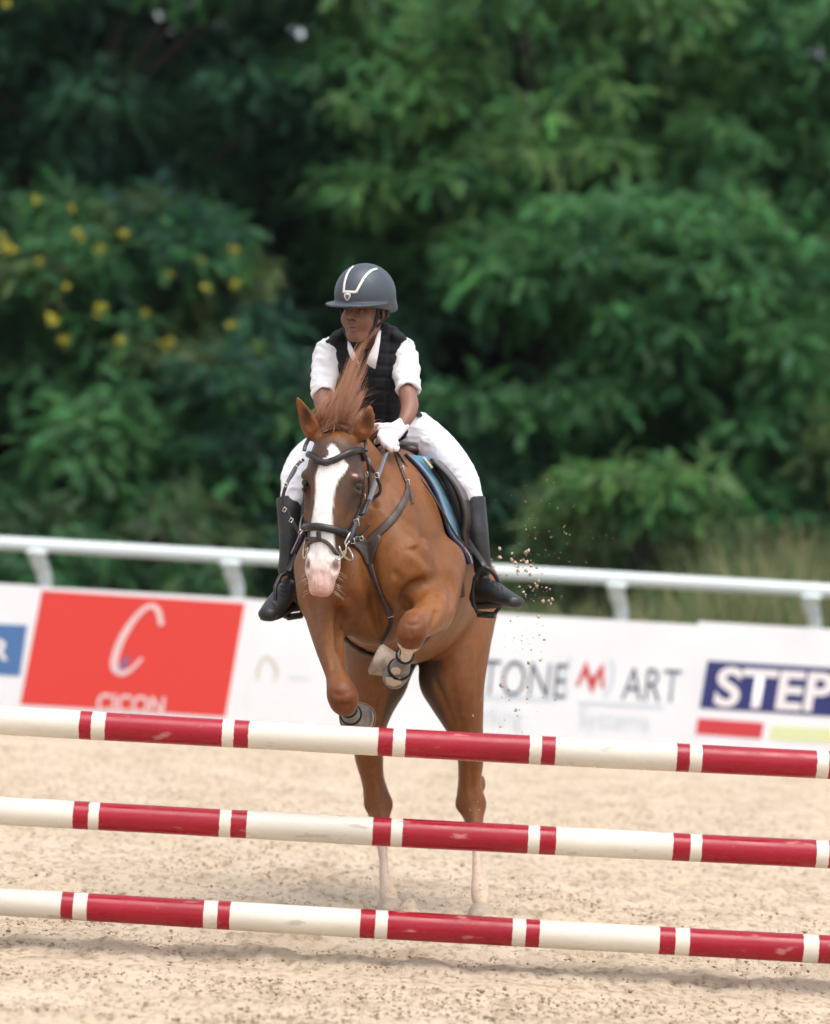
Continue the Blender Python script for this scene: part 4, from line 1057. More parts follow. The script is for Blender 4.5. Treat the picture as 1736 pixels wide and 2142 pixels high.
# mane flying up, forelock
mane_g = [[P(672, 898, 12.62), P(662, 880, 12.61), P(666, 862, 12.62), P(684, 852, 12.64), P(702, 842, 12.66)],
          [P(682, 896, 12.62), P(674, 874, 12.60), P(682, 852, 12.62), P(702, 832, 12.66), P(722, 806, 12.70)],
          [P(690, 896, 12.61), P(688, 868, 12.60), P(700, 838, 12.63), P(718, 804, 12.69), P(732, 768, 12.74), P(742, 736, 12.77)],
          [P(697, 896, 12.60), P(700, 866, 12.60), P(712, 834, 12.64), P(730, 790, 12.70), P(745, 746, 12.76), P(768, 710, 12.79), P(796, 682, 12.80)],
          [P(703, 896, 12.60), P(709, 866, 12.61), P(722, 832, 12.65), P(738, 792, 12.71), P(752, 752, 12.76), P(764, 722, 12.79)],
          [P(710, 897, 12.61), P(719, 868, 12.62), P(732, 840, 12.66), P(746, 808, 12.72), P(756, 776, 12.77)],
          [P(718, 898, 12.62), P(731, 872, 12.63), P(744, 852, 12.67), P(754, 832, 12.72), P(764, 814, 12.75)],
          [P(724, 900, 12.63), P(740, 880, 12.64), P(756, 866, 12.68), P(770, 858, 12.71)]]
strands('mane', horse, mane_g, 1300, .00085, 4, (.27, .092, .032), (.46, .215, .115), .006, .007, 16, 60)
strands('mane_wisps', horse, mane_g[:7], 380, .0006, 14, (.27, .092, .032), (.46, .22, .12), .007, .022, 16, 40)
strands('mane_crest', horse, [[P(664, 908, 12.62), P(668, 894, 12.60), P(680, 884, 12.60), P(694, 876, 12.62)], [P(676, 905, 12.60), P(684, 892, 12.58), P(696, 884, 12.59), P(708, 878, 12.61)], [P(730, 915, 12.72), P(738, 890, 12.74), P(752, 868, 12.78), P(760, 850, 12.82)], [P(748, 918, 12.80), P(760, 898, 12.82), P(775, 884, 12.84), P(790, 878, 12.86)], [P(770, 925, 12.90), P(785, 908, 12.91), P(798, 900, 12.92), P(806, 898, 12.92)]], 360, .0018, 5, (.22, .075, .026), (.34, .15, .07), .006, .012)
strands('forelock', horse, [[P(700, 893, 12.57), P(688, 897, 12.53), P(668, 905, 12.51), P(652, 918, 12.50), P(642, 934, 12.50)], [P(698, 884, 12.59), P(682, 890, 12.55), P(668, 898, 12.53), P(656, 908, 12.52)], [P(699, 886, 12.59), P(700, 896, 12.52), P(698, 906, 12.49), P(696, 915, 12.485)], [P(704, 890, 12.58), P(718, 893, 12.54), P(734, 902, 12.52), P(746, 916, 12.52)], [P(708, 884, 12.60), P(728, 886, 12.56), P(744, 896, 12.54), P(754, 912, 12.53)]], 80, .0010, 6, (.17, .052, .018), (.21, .070, .024), .003, .003)
r_ = np.random.default_rng(8); wh = MB()
for i in range(34):
    s_ = -1 if i < 12 else 1; b = 285 + 55 * r_.random(); a0 = H(s_ * 27, b, 28 + 25 * r_.random()); d = nrm(Ea * s_ + Ed * (.2 + .6 * r_.random()) + Ec * r_.normal(0, .4)); L_ = .02 + .03 * r_.random()
    wh.tube([a0, a0 + d * L_ * .5 - Ed * .001, a0 + d * L_ + Ed * .004], [.0007, .0006, .0003], 3)
wh.build('whiskers', mat('whisker', (.55, .45, .35), .6), horse)

# ================================================================== TACK
M_LTH = mat('black_leather', (.014, .013, .014), .38, .45, noise=(30, .8, (.024, .021, .020)), bump=(220, .15, .002))
M_BRN = mat('brown_leather', (.072, .050, .043), .5, .4, noise=(25, .8, (.048, .033, .028)), bump=(200, .2, .002))
M_SAD = mat('saddle_leather', (.028, .017, .014), .35, .5, noise=(18, .8, (.040, .026, .021)), bump=(180, .12, .002))
M_GREYWEB = mat('rein_web', (.17, .175, .19), .7, .3, bump=(400, .2, .002))
M_STEEL = mat('bit_steel', (.55, .50, .43), .28, .5, 1.0)
M_DUST = mat('dusty_leather', (.085, .062, .050), .6, .35, noise=(20, .9, (.05, .034, .028)))

def ray(u, v, bvh=None):
    """first point of a body seen at u, v, with its outward normal"""
    d = _CMn @ np.array([(u - CU) / FPX, -(v - CV) / FPX, -1.0]); d = nrm(d)
    h = (bvh or HB).ray_cast(Vector((0, 0, CAM_H)), Vector(d))
    if h[0] is None: return None
    n = np.array(h[1]); 
    if n @ d > 0: n = -n
    return np.array(h[0]), n
def near(p, bvh=None):
    h = (bvh or HB).find_nearest(Vector(p)); c = np.array(h[0]); n = np.array(h[1])
    return c, n
def band(pts, nors, width, thick, name, m, parent, dome=0.0, smooth=True, widths=None):
    """a strap: rectangular or padded section swept along points with given normals"""
    n = len(pts); V = []; F = []
    prof = [(-.5, 0), (-.5, .55), (-.36, 1), (0, 1 + dome), (.36, 1), (.5, .55), (.5, 0)]
    K = len(prof)
    for i in range(n):
        t = nrm(np.asarray(pts[min(i + 1, n - 1)]) - np.asarray(pts[max(i - 1, 0)])); nn = np.asarray(nors[i]); nn = nrm(nn - t * (nn @ t)); s_ = np.cross(t, nn)
        w = widths[i] if widths is not None else width
        for (a, b) in prof: V.append(np.asarray(pts[i]) + s_ * a * w + nn * b * thick)
    for i in range(n - 1):
        for a in range(K): F.append((i * K + a, i * K + (a + 1) % K, (i + 1) * K + (a + 1) % K, (i + 1) * K + a))
    F.append(tuple(reversed(range(K)))); F.append(tuple((n - 1) * K + a for a in range(K)))
    mb = MB(); mb.add(V, F); return mb.build(name, m, parent, smooth)
def smooth_n(nors, it=3):
    q = np.array(nors, float)
    for _ in range(it):
        p = q.copy(); p[1:-1] = (q[:-2] + q[1:-1] * 2 + q[2:]) / 4; q = p / np.linalg.norm(p, axis=1, keepdims=True)
    return q
def strap_on(uv, width, thick, name, m, parent, lift=.002, dome=0.0, sub=7, pre=(), post=(), bvh=None, smooth=4, taper=None, near_only=True):
    """strap laid on the body along frame positions; pre/post are 3-D points snapped to the skin"""
    pts, ns = [], []
    for p in pre: c, n_ = near(p, bvh); pts.append(c); ns.append(n_)
    q = catmull([np.array(p, float) for p in uv], sub)
    hits = [h for h in (ray(p[0], p[1], bvh) for p in q) if h is not None]
    ys_ = sorted(h[0][1] for h in hits); y_cut = (ys_[0] + .15) if near_only and ys_ else 99
    for h in hits:
        if h[0][1] < y_cut: pts.append(h[0]); ns.append(h[1])
    for p in post: c, n_ = near(p, bvh); pts.append(c); ns.append(n_)
    pts = np.array(pts); ns = smooth_n(ns, smooth)
    for _ in range(2): pts[1:-1] = (pts[:-2] + 2 * pts[1:-1] + pts[2:]) / 4
    pts = pts + ns * lift
    wd = None if taper is None else np.interp(np.linspace(0, 1, len(pts)), np.linspace(0, 1, len(taper)), taper) * width
    return band(pts, ns, width, thick, name, m, parent, dome, widths=wd)
def strap_free(pts, width, thick, name, m, parent, face=(0, -1, 0.1), sub=6, dome=0.0):
    q = catmull(pts, sub); return band(q, [np.array(face, float)] * len(q), width, thick, name, m, parent, dome)
def buckle(u, v, name, parent, w=.020, h=.026, rot=0.0, bvh=None, lift=.008, pos=None):
    if pos is None:
        hh = ray(u, v, bvh); 
        if hh is None: return
        c, n_ = hh; c = c + n_ * lift
    else: c = np.asarray(pos)
    cr, sr = math.cos(rot), math.sin(rot); q = [(-w / 2, -h / 2), (w / 2, -h / 2), (w / 2, h / 2), (-w / 2, h / 2)]
    w, h = w * .72, h * .72; q = [(-w / 2, -h / 2), (w / 2, -h / 2), (w / 2, h / 2), (-w / 2, h / 2)]; mb = MB(); mb.tube([c + np.array([a * cr - b * sr, 0, a * sr + b * cr]) for a, b in q], .0016, 6, closed=True); return mb.build(name, M_STEEL, parent)

# ---------------- bridle
br = empty('bridle', tuple(H(0, 170, 60)), 'black leather bridle with padded browband and noseband on the horse head', 'bridle')
bb = strap_on([(637, 939), (644, 944), (655, 955), (668, 965), (682, 969), (697, 965), (712, 957), (728, 948), (745, 943), (758, 944), (765, 949)], .024, .014, 'browband', M_LTH, br, .003, .25, pre=[H(-66, 40, 62)], post=[H(72, 44, 66)])
strap_on([(640, 945), (655, 959), (668, 969), (682, 973), (697, 969), (712, 961), (728, 952), (745, 947), (758, 948)], .004, .004, 'stitch_edge', M_SAD, bb, .013)
nb = strap_on([(635, 1112), (641, 1105), (652, 1103), (668, 1103), (685, 1106), (700, 1109), (714, 1114), (722, 1118)], .028, .015, 'noseband', M_LTH, br, .005, .25, pre=[H(-40, 205, 78), H(-44, 206, 50)], post=[H(46, 206, 52), H(42, 205, 80)])
strap_on([(637, 1152), (641, 1144), (650, 1136), (661, 1131), (673, 1130), (684, 1136), (693, 1147), (697, 1155)], .014, .008, 'flash_strap', M_BRN, br, .006, pre=[H(-36, 256, 50)], post=[H(38, 264, 50), H(34, 274, 66)])
strap_on([(637, 1128), (645, 1126), (656, 1126), (668, 1128)], .010, .006, 'flash_end', M_DUST, br, .008, pre=[H(-42, 232, 40)])
strap_on([(669, 1113), (669.5, 1122), (670, 1131)], .017, .006, 'flash_loop', M_LTH, br, .014)
# cheek pieces
strap_on([(765, 950), (765, 975), (762, 1000), (757, 1030), (748, 1065), (737, 1098), (730, 1112)], .014, .006, 'cheekpiece', M_LTH, br, .004, post=[H(44, 225, 46), H(42, 244, 46)])
strap_on([(641, 948), (639, 956), (637, 964)], .014, .006, 'cheekpiece', M_LTH, br, .004, pre=[], post=[H(-70, 100, 70), H(-62, 140, 70), H(-52, 180, 60), H(-46, 215, 50), H(-40, 246, 46)])
strap_on([(769, 958), (771, 990), (772, 1020), (770, 1045)], .013, .006, 'noseband_strap', M_LTH, br, .004, post=[H(62, 160, 80), H(52, 195, 70)])
strap_free([P(768, 955, 12.52), P(775, 975, 12.50), P(786, 995, 12.52), P(795, 1018, 12.55), P(793, 1032, 12.56), P(782, 1042, 12.57), P(770, 1052, 12.56)], .012, .005, 'throat_lash', M_LTH, br)
strap_free([P(762, 912, 12.62), P(765, 930, 12.57), P(766, 945, 12.545)], .014, .006, 'headpiece', M_LTH, br)
strap_free([P(645, 920, 12.58), P(639, 932, 12.54), P(636, 944, 12.52)], .014, .006, 'headpiece', M_LTH, br)
# loose side strap swinging out on the left
sl = [P(634, 962, 12.50), P(620, 975, 12.46), P(607, 997, 12.42), P(599, 1015, 12.40), P(593, 1034, 12.40), P(593, 1052, 12.40), P(601, 1072, 12.40), P(612, 1092, 12.40), P(626, 1114, 12.42)]
strap_free(sl, .012, .005, 'side_strap', M_LTH, br)
strap_free([P(622, 974, 12.46), P(616, 990, 12.43), P(603, 1008, 12.41), P(599, 1016, 12.40)], .006, .004, 'side_strap', M_LTH, br)
for (u, v, Y, rt) in ((628, 966, 12.47, .7), (619, 978, 12.45, .7), (598, 1014, 12.39, .5), (595, 1066, 12.385, -.5), (609, 1088, 12.385, -.5), (628, 1112, 12.40, -.5)):
    buckle(0, 0, 'buckle', br, .014, .020, rt, pos=P(u, v, Y))
for (u, v, rt) in ((768, 966, .2), (763, 993, .2), (757, 1038, .2)):
    buckle(u, v, 'buckle', br, .014, .022, rt)
buckle(0, 0, 'buckle', br, .02, .024, .3, pos=P(788, 994, 12.50))
buckle(0, 0, 'buckle', br, .022, .034, .3, pos=P(746, 1093, 12.45))
# bit
bit = MB()
rc = H(44, 246, 40)
bit.tube([rc + .036 * (math.cos(a) * nrm(Ed * 1.0 - .55 * Ea * -1) + math.sin(a) * nrm(Ec * .85 + Ea * .4)) for a in np.linspace(0, 6.28, 20, endpoint=False)], .0042, 8, closed=True); bo = bit.build('bit_ring', M_STEEL, br)
bit = MB(); rc2 = H(-42, 246, 42); bit.tube([rc2 + .034 * (math.cos(a) * Ed + math.sin(a) * nrm(Ec * .9 - Ea * .4)) for a in np.linspace(0, 6.28, 20, endpoint=False)], .0042, 8, closed=True); bit.build('bit_ring', M_STEEL, br)
bit = MB(); bit.tube([rc2, H(-20, 250, 56), H(0, 252, 58), H(20, 250, 56), rc], .006, 8); bit.build('mouthpiece', M_STEEL, br)
mb = MB(); mb.tube(catmull([P(734, 1112, 12.44), P(728, 1122, 12.425), P(722, 1134, 12.42), P(724, 1140, 12.42), P(731, 1132, 12.42)], 5), .0036, 6); mb.build('curb_hook', M_STEEL, br)
mb = MB(); mb.tube(catmull([P(724, 1140, 12.42), P(722, 1158, 12.42), P(713, 1168, 12.42), P(706, 1172, 12.415), P(702, 1167, 12.41)], 5), .0036, 6); mb.build('curb_hook', M_STEEL, br)
strap_free([P(752, 1080, 12.47), P(742, 1102, 12.45), P(732, 1128, 12.43), P(722, 1142, 12.43)], .020, .007, 'rein_end', M_LTH, br)
strap_free([P(740, 1120, 12.46), P(752, 1117, 12.46), P(764, 1108, 12.46), P(772, 1096, 12.46)], .011, .005, 'strap_end', M_LTH, br)
strap_free([P(735, 1132, 12.45), P(746, 1126, 12.46), P(758, 1124, 12.47)], .018, .008, 'keeper', M_LTH, br); buckle(0, 0, 'buckle', br, .018, .024, .2, pos=P(738, 1132, 12.43)); buckle(0, 0, 'buckle', br, .016, .02, .2, pos=P(756, 1126, 12.45))
# reins
strap_free([P(812, 938, 12.90), P(803, 962, 12.80), P(793, 990, 12.70), P(782, 1020, 12.62), P(771, 1050, 12.55), P(755, 1082, 12.48)], .021, .004, 'rein', M_GREYWEB, br, (-.4, -1, 0))
strap_free([P(800, 935, 12.96), P(760, 960, 12.98), P(690, 1010, 12.78), P(634, 1080, 12.6), P(629, 1120, 12.48)], .018, .004, 'rein', M_GREYWEB, br, (-1, -.4, 0))
strap_free([P(770, 1048, 12.54), P(764, 1060, 12.51), P(757, 1078, 12.475)], .022, .008, 'rein_keeper', M_LTH, br, (-.4, -1, 0))

# ---------------- breastplate
bp_ = empty('breastplate', tuple(P(770, 1156, 12.6)), 'brown leather breastplate with pointed chest piece across the horse chest', 'breastplate')
strap_on([(826, 945), (832, 965), (839, 985), (845, 1000), (851, 1014)], .014, .005, 'shoulder_strap', M_BRN, bp_, .003, near_only=False)
buckle(839, 984, 'buckle', bp_, .016, .03, .3); buckle(850, 1012, 'buckle', bp_, .018, .03, .2)
strap_on([(851, 1012), (851, 1028), (846, 1045), (836, 1064), (822, 1084), (806, 1101), (790, 1116), (776, 1130), (768, 1145)], .030, .006, 'chest_strap', M_BRN, bp_, .003, taper=[.55, .75, .9, 1, 1.1, 1.25], near_only=False)
strap_on([(852, 1018), (855, 1030), (859, 1045), (860, 1056)], .012, .004, 'strap_end', M_BRN, bp_, .008, near_only=False)
strap_on([(768, 1143), (750, 1128), (738, 1120)], .035, .006, 'chest_strap', M_BRN, bp_, .003, post=[P(700, 1100, 12.62), P(655, 1060, 12.8), P(650, 1010, 12.95)])
# chest piece: polygon draped on the chest
poly = [(734, 1133), (752, 1134), (772, 1128), (788, 1122), (795, 1118), (799, 1128), (793, 1140), (786, 1156), (782, 1174), (778, 1183), (771, 1186), (765, 1181), (759, 1166), (750, 1152), (738, 1142)]
def drape(poly, name, m, parent, thick=.007, lift=.003, bvh=None):
    V = []; c = np.mean(poly, 0); rings = 5; n = len(poly); cen = ray(*c, bvh); hits = []
    for k in range(1, rings + 1):
        for p in poly:
            q = c + (np.array(p) - c) * k / rings; h = ray(*q, bvh); hits.append(h if h is not None else (hits[-1] if hits else cen))
    allh = [cen] + hits; nm_ = nrm(np.mean([h[1] for h in allh], 0))
    V = [h[0] + h[1] * lift for h in allh] + [h[0] + nrm(h[1] + nm_) * (lift + thick) for h in allh]; N1 = len(allh); F = []
    for s_, o in ((0, N1), (1, 0)):
        for i in range(n):
            j = (i + 1) % n; t = [(o, o + 1 + i, o + 1 + j)]
            for k in range(rings - 1): t.append((o + 1 + k * n + i, o + 1 + (k + 1) * n + i, o + 1 + (k + 1) * n + j, o + 1 + k * n + j))
            F += [tuple(reversed(f)) if s_ else f for f in t]
    b = 1 + (rings - 1) * n
    for i in range(n): j = (i + 1) % n; F.append((b + i, b + j, N1 + b + j, N1 + b + i))
    mb = MB(); mb.add(V, F); return mb.build(name, m, parent)
drape(poly, 'chest_piece', M_BRN, bp_)
strap_on([(774, 1180), (782, 1202), (792, 1227), (803, 1254), (814, 1281), (817, 1288)], .025, .006, 'martingale_strap', M_BRN, bp_, .004, near_only=False)
buckle(816, 1286, 'buckle', bp_, .03, .012, .3)
strap_on([(816, 1286), (818, 1300), (812, 1318), (803, 1333), (798, 1345)], .016, .006, 'girth_strap', M_LTH, bp_, .004, near_only=False)

# ---------------- saddle pad, saddle
def side_ray(side, y, z):
    h = HB.ray_cast(Vector((side * 1.5, y, z)), Vector((-side, 0, 0)))
    if h[0] is None: return None
    return h[0][0]
def sheet(side, ys, zs, off, thick, name, m, parent, ylo, yhi):
    """a curved sheet lying on the flank: rows over z, columns between ylo(z) and yhi(z)"""
    nr, nc = len(zs), ys; V1 = np.zeros((nr, nc, 3))
    for i, z in enumerate(zs):
        last = None
        for j in range(nc):
            t = j / (nc - 1); y = ylo(z) + (yhi(z) - ylo(z)) * t; x = side_ray(side, y, z)
            if x is None or x * side < -.25: x = V1[i, j - 1, 0] - side * off if j else (V1[i - 1, j, 0] - side * off if i else side * .2)
            V1[i, j] = (x + side * off, y, z)
    for _ in range(4):
        X = V1[:, :, 0].copy(); X[1:-1] = (V1[:-2, :, 0] + 2 * V1[1:-1, :, 0] + V1[2:, :, 0]) / 4; X[:, 1:-1] = (X[:, :-2] + 2 * X[:, 1:-1] + X[:, 2:]) / 4; V1[:, :, 0] = np.maximum(X * side, (V1[:, :, 0]) * side - .004) * side
    V2 = V1.copy(); V2[:, :, 0] += side * thick
    V = np.concatenate([V1.reshape(-1, 3), V2.reshape(-1, 3)]); N1 = nr * nc; F = []
    for i in range(nr - 1):
        for j in range(nc - 1):
            a = i * nc + j; q = (a, a + 1, a + nc + 1, a + nc); F.append(q if side < 0 else q[::-1]); q2 = tuple(N1 + t for t in q); F.append(q2[::-1] if side < 0 else q2)
    bd = [j for j in range(nc)] + [i * nc + nc - 1 for i in range(1, nr)] + [(nr - 1) * nc + j for j in range(nc - 2, -1, -1)] + [i * nc for i in range(nr - 2, 0, -1)]
    for a, b in zip(bd, bd[1:] + bd[:1]): F.append((a, b, N1 + b, N1 + a))
    mb = MB(); mb.add(V, F); o = mb.build(name, m, parent)
    return o, V1, V2
ztop = P(840, 948, 13.0)[2]
def quilt_mat():
    m = mat('pad_blue', (.035, .20, .31), .8, .2, sheen=.3); N = m.node_tree.nodes; L = m.node_tree.links; b = N['Principled BSDF']
    tc = N.new('ShaderNodeTexCoord'); w = N.new('ShaderNodeTexVoronoi'); w.inputs['Scale'].default_value = 26; L.new(tc.outputs['Object'], w.inputs['Vector'])
    bp = N.new('ShaderNodeBump'); bp.inputs['Strength'].default_value = .8; bp.inputs['Distance'].default_value = .012; bp.invert = True; L.new(w.outputs['Distance'], bp.inputs['Height']); L.new(bp.outputs[0], b.inputs['Normal']); return m
M_PAD = quilt_mat(); M_PADN = mat('pad_binding', (.012, .014, .035), .7, .3); M_PINK = mat('pad_piping', (.42, .22, .24), .6, .3); M_FLEECE = mat('fleece', (.55, .48, .36), .95, .1, bump=(300, .8, .004))
pad = empty('saddle_pad', tuple(P(900, 1050, 13.1)), 'blue quilted saddle pad with navy edge under the saddle', 'saddle pad')
sad = empty('saddle', tuple(P(900, 1000, 13.2)), 'dark brown jumping saddle with flaps, girth and stirrups', 'saddle')
zb = P(955, 1178, 13.0)[2]; zt = P(845, 950, 13.0)[2]
zf0 = P(965, 1140, 13.1)[2]
for side in (1, -1):
    zs = np.linspace(zt, zb, 30)
    yl = lambda z: 12.985 + .05 * ((z - zb) / (zt - zb)) ; yh = lambda z: 13.68
    o, V1, V2 = sheet(side, 22, zs, .006, .014, 'quilted_panel', M_PAD, pad, yl, yh)
    lift_ = np.array([.022 * min(1, j / 5) * (1 - .5 * (j > 10)) for j in range(22)])[None, :].repeat(30, 0); V1[:, :, 0] += side * lift_; V2[:, :, 0] += side * lift_
    o.data.vertices.foreach_set('co', np.concatenate([V1.reshape(-1, 3), V2.reshape(-1, 3)]).astype(np.float32).ravel()); o.data.update()
    e = (V1[:, 0] + V2[:, 0]) / 2
    mb = MB(); mb.tube([tuple(p) for p in e], .007, 8); mb.build('edge_binding', M_PADN, o)
    mb = MB(); mb.tube([tuple(p + np.array([side * .014, .016, 0])) for p in e], .0028, 6); mb.build('piping', M_PINK, o)
    zs2 = np.linspace(zt - .012, zf0, 26)
    def fl_lo(z): t = (zt - z) / (zt - zf0); return 13.085 - .05 * math.sin(math.pi * min(max(t, 0), 1) ** .9) + .03 * t
    def fl_hi(z): t = (zt - z) / (zt - zf0); return 13.62 - .16 * t ** 2 - .05 * t
    o2, U1, U2 = sheet(side, 16, zs2, .040, .008, 'sweat_flap', M_SAD, sad, lambda z: fl_lo(z) + .035, lambda z: fl_hi(z) - .02)
    def offs(V): 
        W_ = V.copy()
        for i in range(len(zs2)):
            t = i / (len(zs2) - 1); W_[i, :, 0] += side * (.012 + .038 * math.sin(math.pi * min(1, t * 1.05 + .12)) ** .8) * np.linspace(1, .55, W_.shape[1])
        return W_
    o, V1, V2 = sheet(side, 20, zs2, .040, .011, 'flap', M_SAD, sad, fl_lo, fl_hi)
    me_ = o.data; n1 = V1.shape[0] * V1.shape[1]; sh1, sh2 = offs(V1), offs(V2)
    me_.vertices.foreach_set('co', np.concatenate([sh1.reshape(-1, 3), sh2.reshape(-1, 3)]).astype(np.float32).ravel()); me_.update()
    mb = MB(); e = (sh1[:, 0] + sh2[:, 0]) / 2; mb.tube([tuple(p) for p in e], .0075, 8); mb.build('flap_edge', M_SAD, o)
    kr = Field(sh1.reshape(-1, 3).min(0) - .12, sh1.reshape(-1, 3).max(0) + .12, .005)
    kp = [(sh1[k_, 1] * .55 + U1[k_, 1] * .45) + np.array([0, .01, 0]) for k_ in (3, 6, 9, 12, 15, 18)]
    kr.chain(kp, [(.010, .02), (.021, .036), (.026, .042), (.024, .04), (.017, .032), (.010, .02)], 0, side=(1, 0, 0)); link('knee_roll', kr.mesh('knee_roll')[0], M_SAD, o)
    fz = MB(); fz.tube([tuple(V1[k_, 0] + np.array([side * .006, -.004, .004])) for k_ in range(0, 4)], .006, 7); fz.build('fleece_trim', M_FLEECE, pad)
# seat
sf = Field((-.3, 12.9, 1.5), (.3, 13.95, 2.15), .006)
def top_ray(x, y):
    h = HB.ray_cast(Vector((x, y, 3)), Vector((0, 0, -1))); return h[0][2] if h[0] is not None else 1.6
sx_ = lambda y: float(np.interp(y, [13.0, 13.7], [P(835, 940, 13.0)[0], P(868, 960, 13.7)[0]]))
sp_ = [(y, dz, w, h_) for (y, dz, w, h_) in ((13.34, .012, .05, .020), (13.38, .014, .07, .024), (13.42, .016, .08, .026), (13.48, .02, .10, .03), (13.58, .035, .12, .03), (13.66, .05, .11, .022))]
sf.chain([np.array([sx_(y), y, top_ray(sx_(y), y) + dz]) for y, dz, w, h_ in sp_], [(w, h_) for y, dz, w, h_ in sp_], 0, side=(1, 0, 0))
link('seat', sf.mesh('seat')[0], M_SAD, sad)
pf = Field((-.3, 12.9, 1.5), (.3, 13.95, 2.15), .006)
for s_ in (-1, 1): pf.chain([np.array([sx_(y) + s_ * w, y, top_ray(sx_(y) + s_ * w, y) + .02]) for y, w in ((13.36, .07), (13.45, .09), (13.6, .10))], [(.03, .03), (.04, .03), (.045, .03)], .02)
link('panel', pf.mesh('panel')[0], M_SAD, sad)
# girth round the belly
gc = P(815, 1170, 13.14)
gp, gn = [], []
for a in np.linspace(-math.radians(20), math.radians(200), 60):
    d = np.array([math.cos(a), 0, -math.sin(a)]); h = HB.ray_cast(Vector(gc + d * .9), Vector(-d))
    if h[0] is not None: gp.append(np.array(h[0])); gn.append(d)
gp = np.array(gp); gn = smooth_n(gn, 2)
for _ in range(3): gp[1:-1] = (gp[:-2] + 2 * gp[1:-1] + gp[2:]) / 4
band(gp + gn * .006, gn, .10, .016, 'girth', M_BRN, sad)

# ================================================================== RIDER
rider = empty('person', tuple(P(800, 940, 13.4)), 'young rider in navy helmet, black vest, white shirt and white breeches', 'person')
YAW = R(31)
hc0 = P(763, 650, 13.06)
fw = nrm((-math.sin(YAW), -math.cos(YAW), -.06)); rt_ = nrm((math.cos(YAW), -math.sin(YAW), -.02)); rt_ = nrm(rt_ - fw * (rt_ @ fw)); upv = np.cross(rt_, -fw) ; upv = upv if upv[2] > 0 else -upv
RAX = (rt_, fw, upv)
def G(r, f, z): return hc0 + rt_ * r + fw * f + upv * z
bf = Field((-.50, 12.72, 1.15), (.42, 13.78, 2.56), .0047)
# head
bf.ell(G(0, -.012, .032), (.073, .088, .083), RAX, .02)
bf.ell(G(0, .034, -.030), (.060, .054, .070), RAX, .02)
bf.ell(G(0, .060, -.096), (.022, .020, .020), RAX, .02)
for s_ in (-1, 1):
    bf.chain([G(s_ * .056, .0, -.045), G(s_ * .046, .03, -.080), G(s_ * .018, .058, -.102)], [.018, .017, .015], .02)
    bf.ell(G(s_ * .034, .056, -.034), (.030, .029, .032), RAX, .02)
    bf.ell(G(s_ * .030, .091, .000), (.016, .010, .009), RAX, .010, 'cut')
    bf.ell(G(s_ * .030, .079, .017), (.022, .010, .006), RAX, .010)
    bf.ell(G(s_ * .0125, .094, -.031), (.008, .010, .007), RAX, .006)
    bf.ell(G(s_ * .073, -.014, -.004), (.007, .017, .029), (nrm(rt_ + s_ * .3 * -fw), fw, upv), .008)
    bf.ell(G(s_ * .079, -.010, -.002), (.004, .009, .018), RAX, .004, 'cut')
    bf.ell(G(s_ * .030, .0765, .000), (.0135, .0115, .0105), RAX, .003)
bf.chain([G(0, .084, .014), G(0, .094, -.008), G(0, .101, -.024)], [.008, .009, .0105], .012)
bf.ell(G(0, .086, -.058), (.022, .010, .006), RAX, .006); bf.ell(G(0, .0845, -.0735), (.019, .010, .0065), RAX, .006)
bf.ell(G(0, .099, -.0655), (.013, .007, .0026), RAX, .003, 'cut')
# trunk, neck
bf.chain([G(0, -.005, -.06), P(766, 705, 13.13), P(767, 730, 13.17)], [.050, .049, .055], .03)
pp, rr = rads([(766, 724, 13.18, 58, 34), (768, 760, 13.20, 74, 46), (772, 830, 13.27, 66, 46), (790, 890, 13.38, 62, 46), (808, 930, 13.48, 74, 60)])
bf.chain(pp, rr, .03, side=(1, 0, 0))
ARM_R = [(838, 740, 13.17, 26), (849, 785, 13.12, 22), (853, 826, 13.06, 19), (857, 850, 13.01, 18.5), (850, 874, 12.96, 15.5), (840, 890, 12.935, 12.5)]
ARM_L = [(690, 742, 13.17, 26), (679, 790, 13.12, 22), (674, 834, 13.06, 19), (688, 862, 13.01, 18), (735, 888, 12.98, 15), (768, 899, 12.97, 12.5)]
LEG_R = [(852, 900, 13.48, 46), (896, 924, 13.40, 39), (938, 960, 13.32, 33), (967, 1000, 13.26, 28), (984, 1048, 13.25, 19), (994, 1100, 13.23, 16), (1004, 1160, 13.22, 12), (1008, 1200, 13.23, 13)]
LEG_L = [(765, 918, 13.50, 50), (690, 940, 13.40, 43), (642, 968, 13.32, 36), (618, 1004, 13.24, 27), (606, 1050, 13.22, 19), (605, 1100, 13.19, 16), (602, 1160, 13.18, 12), (598, 1205, 13.18, 13)]
for L_ in (ARM_R, ARM_L, LEG_R, LEG_L):
    pp, rr = rads(L_); bf.chain(pp, rr, .02)
body_me, BV = bf.mesh('body'); del bf
rel = BV - hc0; br_, bf_, bz_ = rel @ rt_, rel @ fw, rel @ upv
Cb = np.array([.19, .088, .055])[None] * (.9 + .2 * vnoise(BV, 30, 4))[:, None]
hd = bz_ > -.125
Cb = mix(Cb, (.25, .125, .095), (1 - hd) * .45)
lips = hd * ((np.abs(br_) < .024) & (bf_ > .078) & (bz_ < -.053) & (bz_ > -.081)); Cb = mix(Cb, (.24, .10, .085), lips * .55)
mouth = hd * ((np.abs(br_) < .014) & (bf_ > .06) & (np.abs(bz_ + .0655) < .0035) & (bf_ < .094)); Cb = mix(Cb, (.07, .03, .025), mouth * .8)
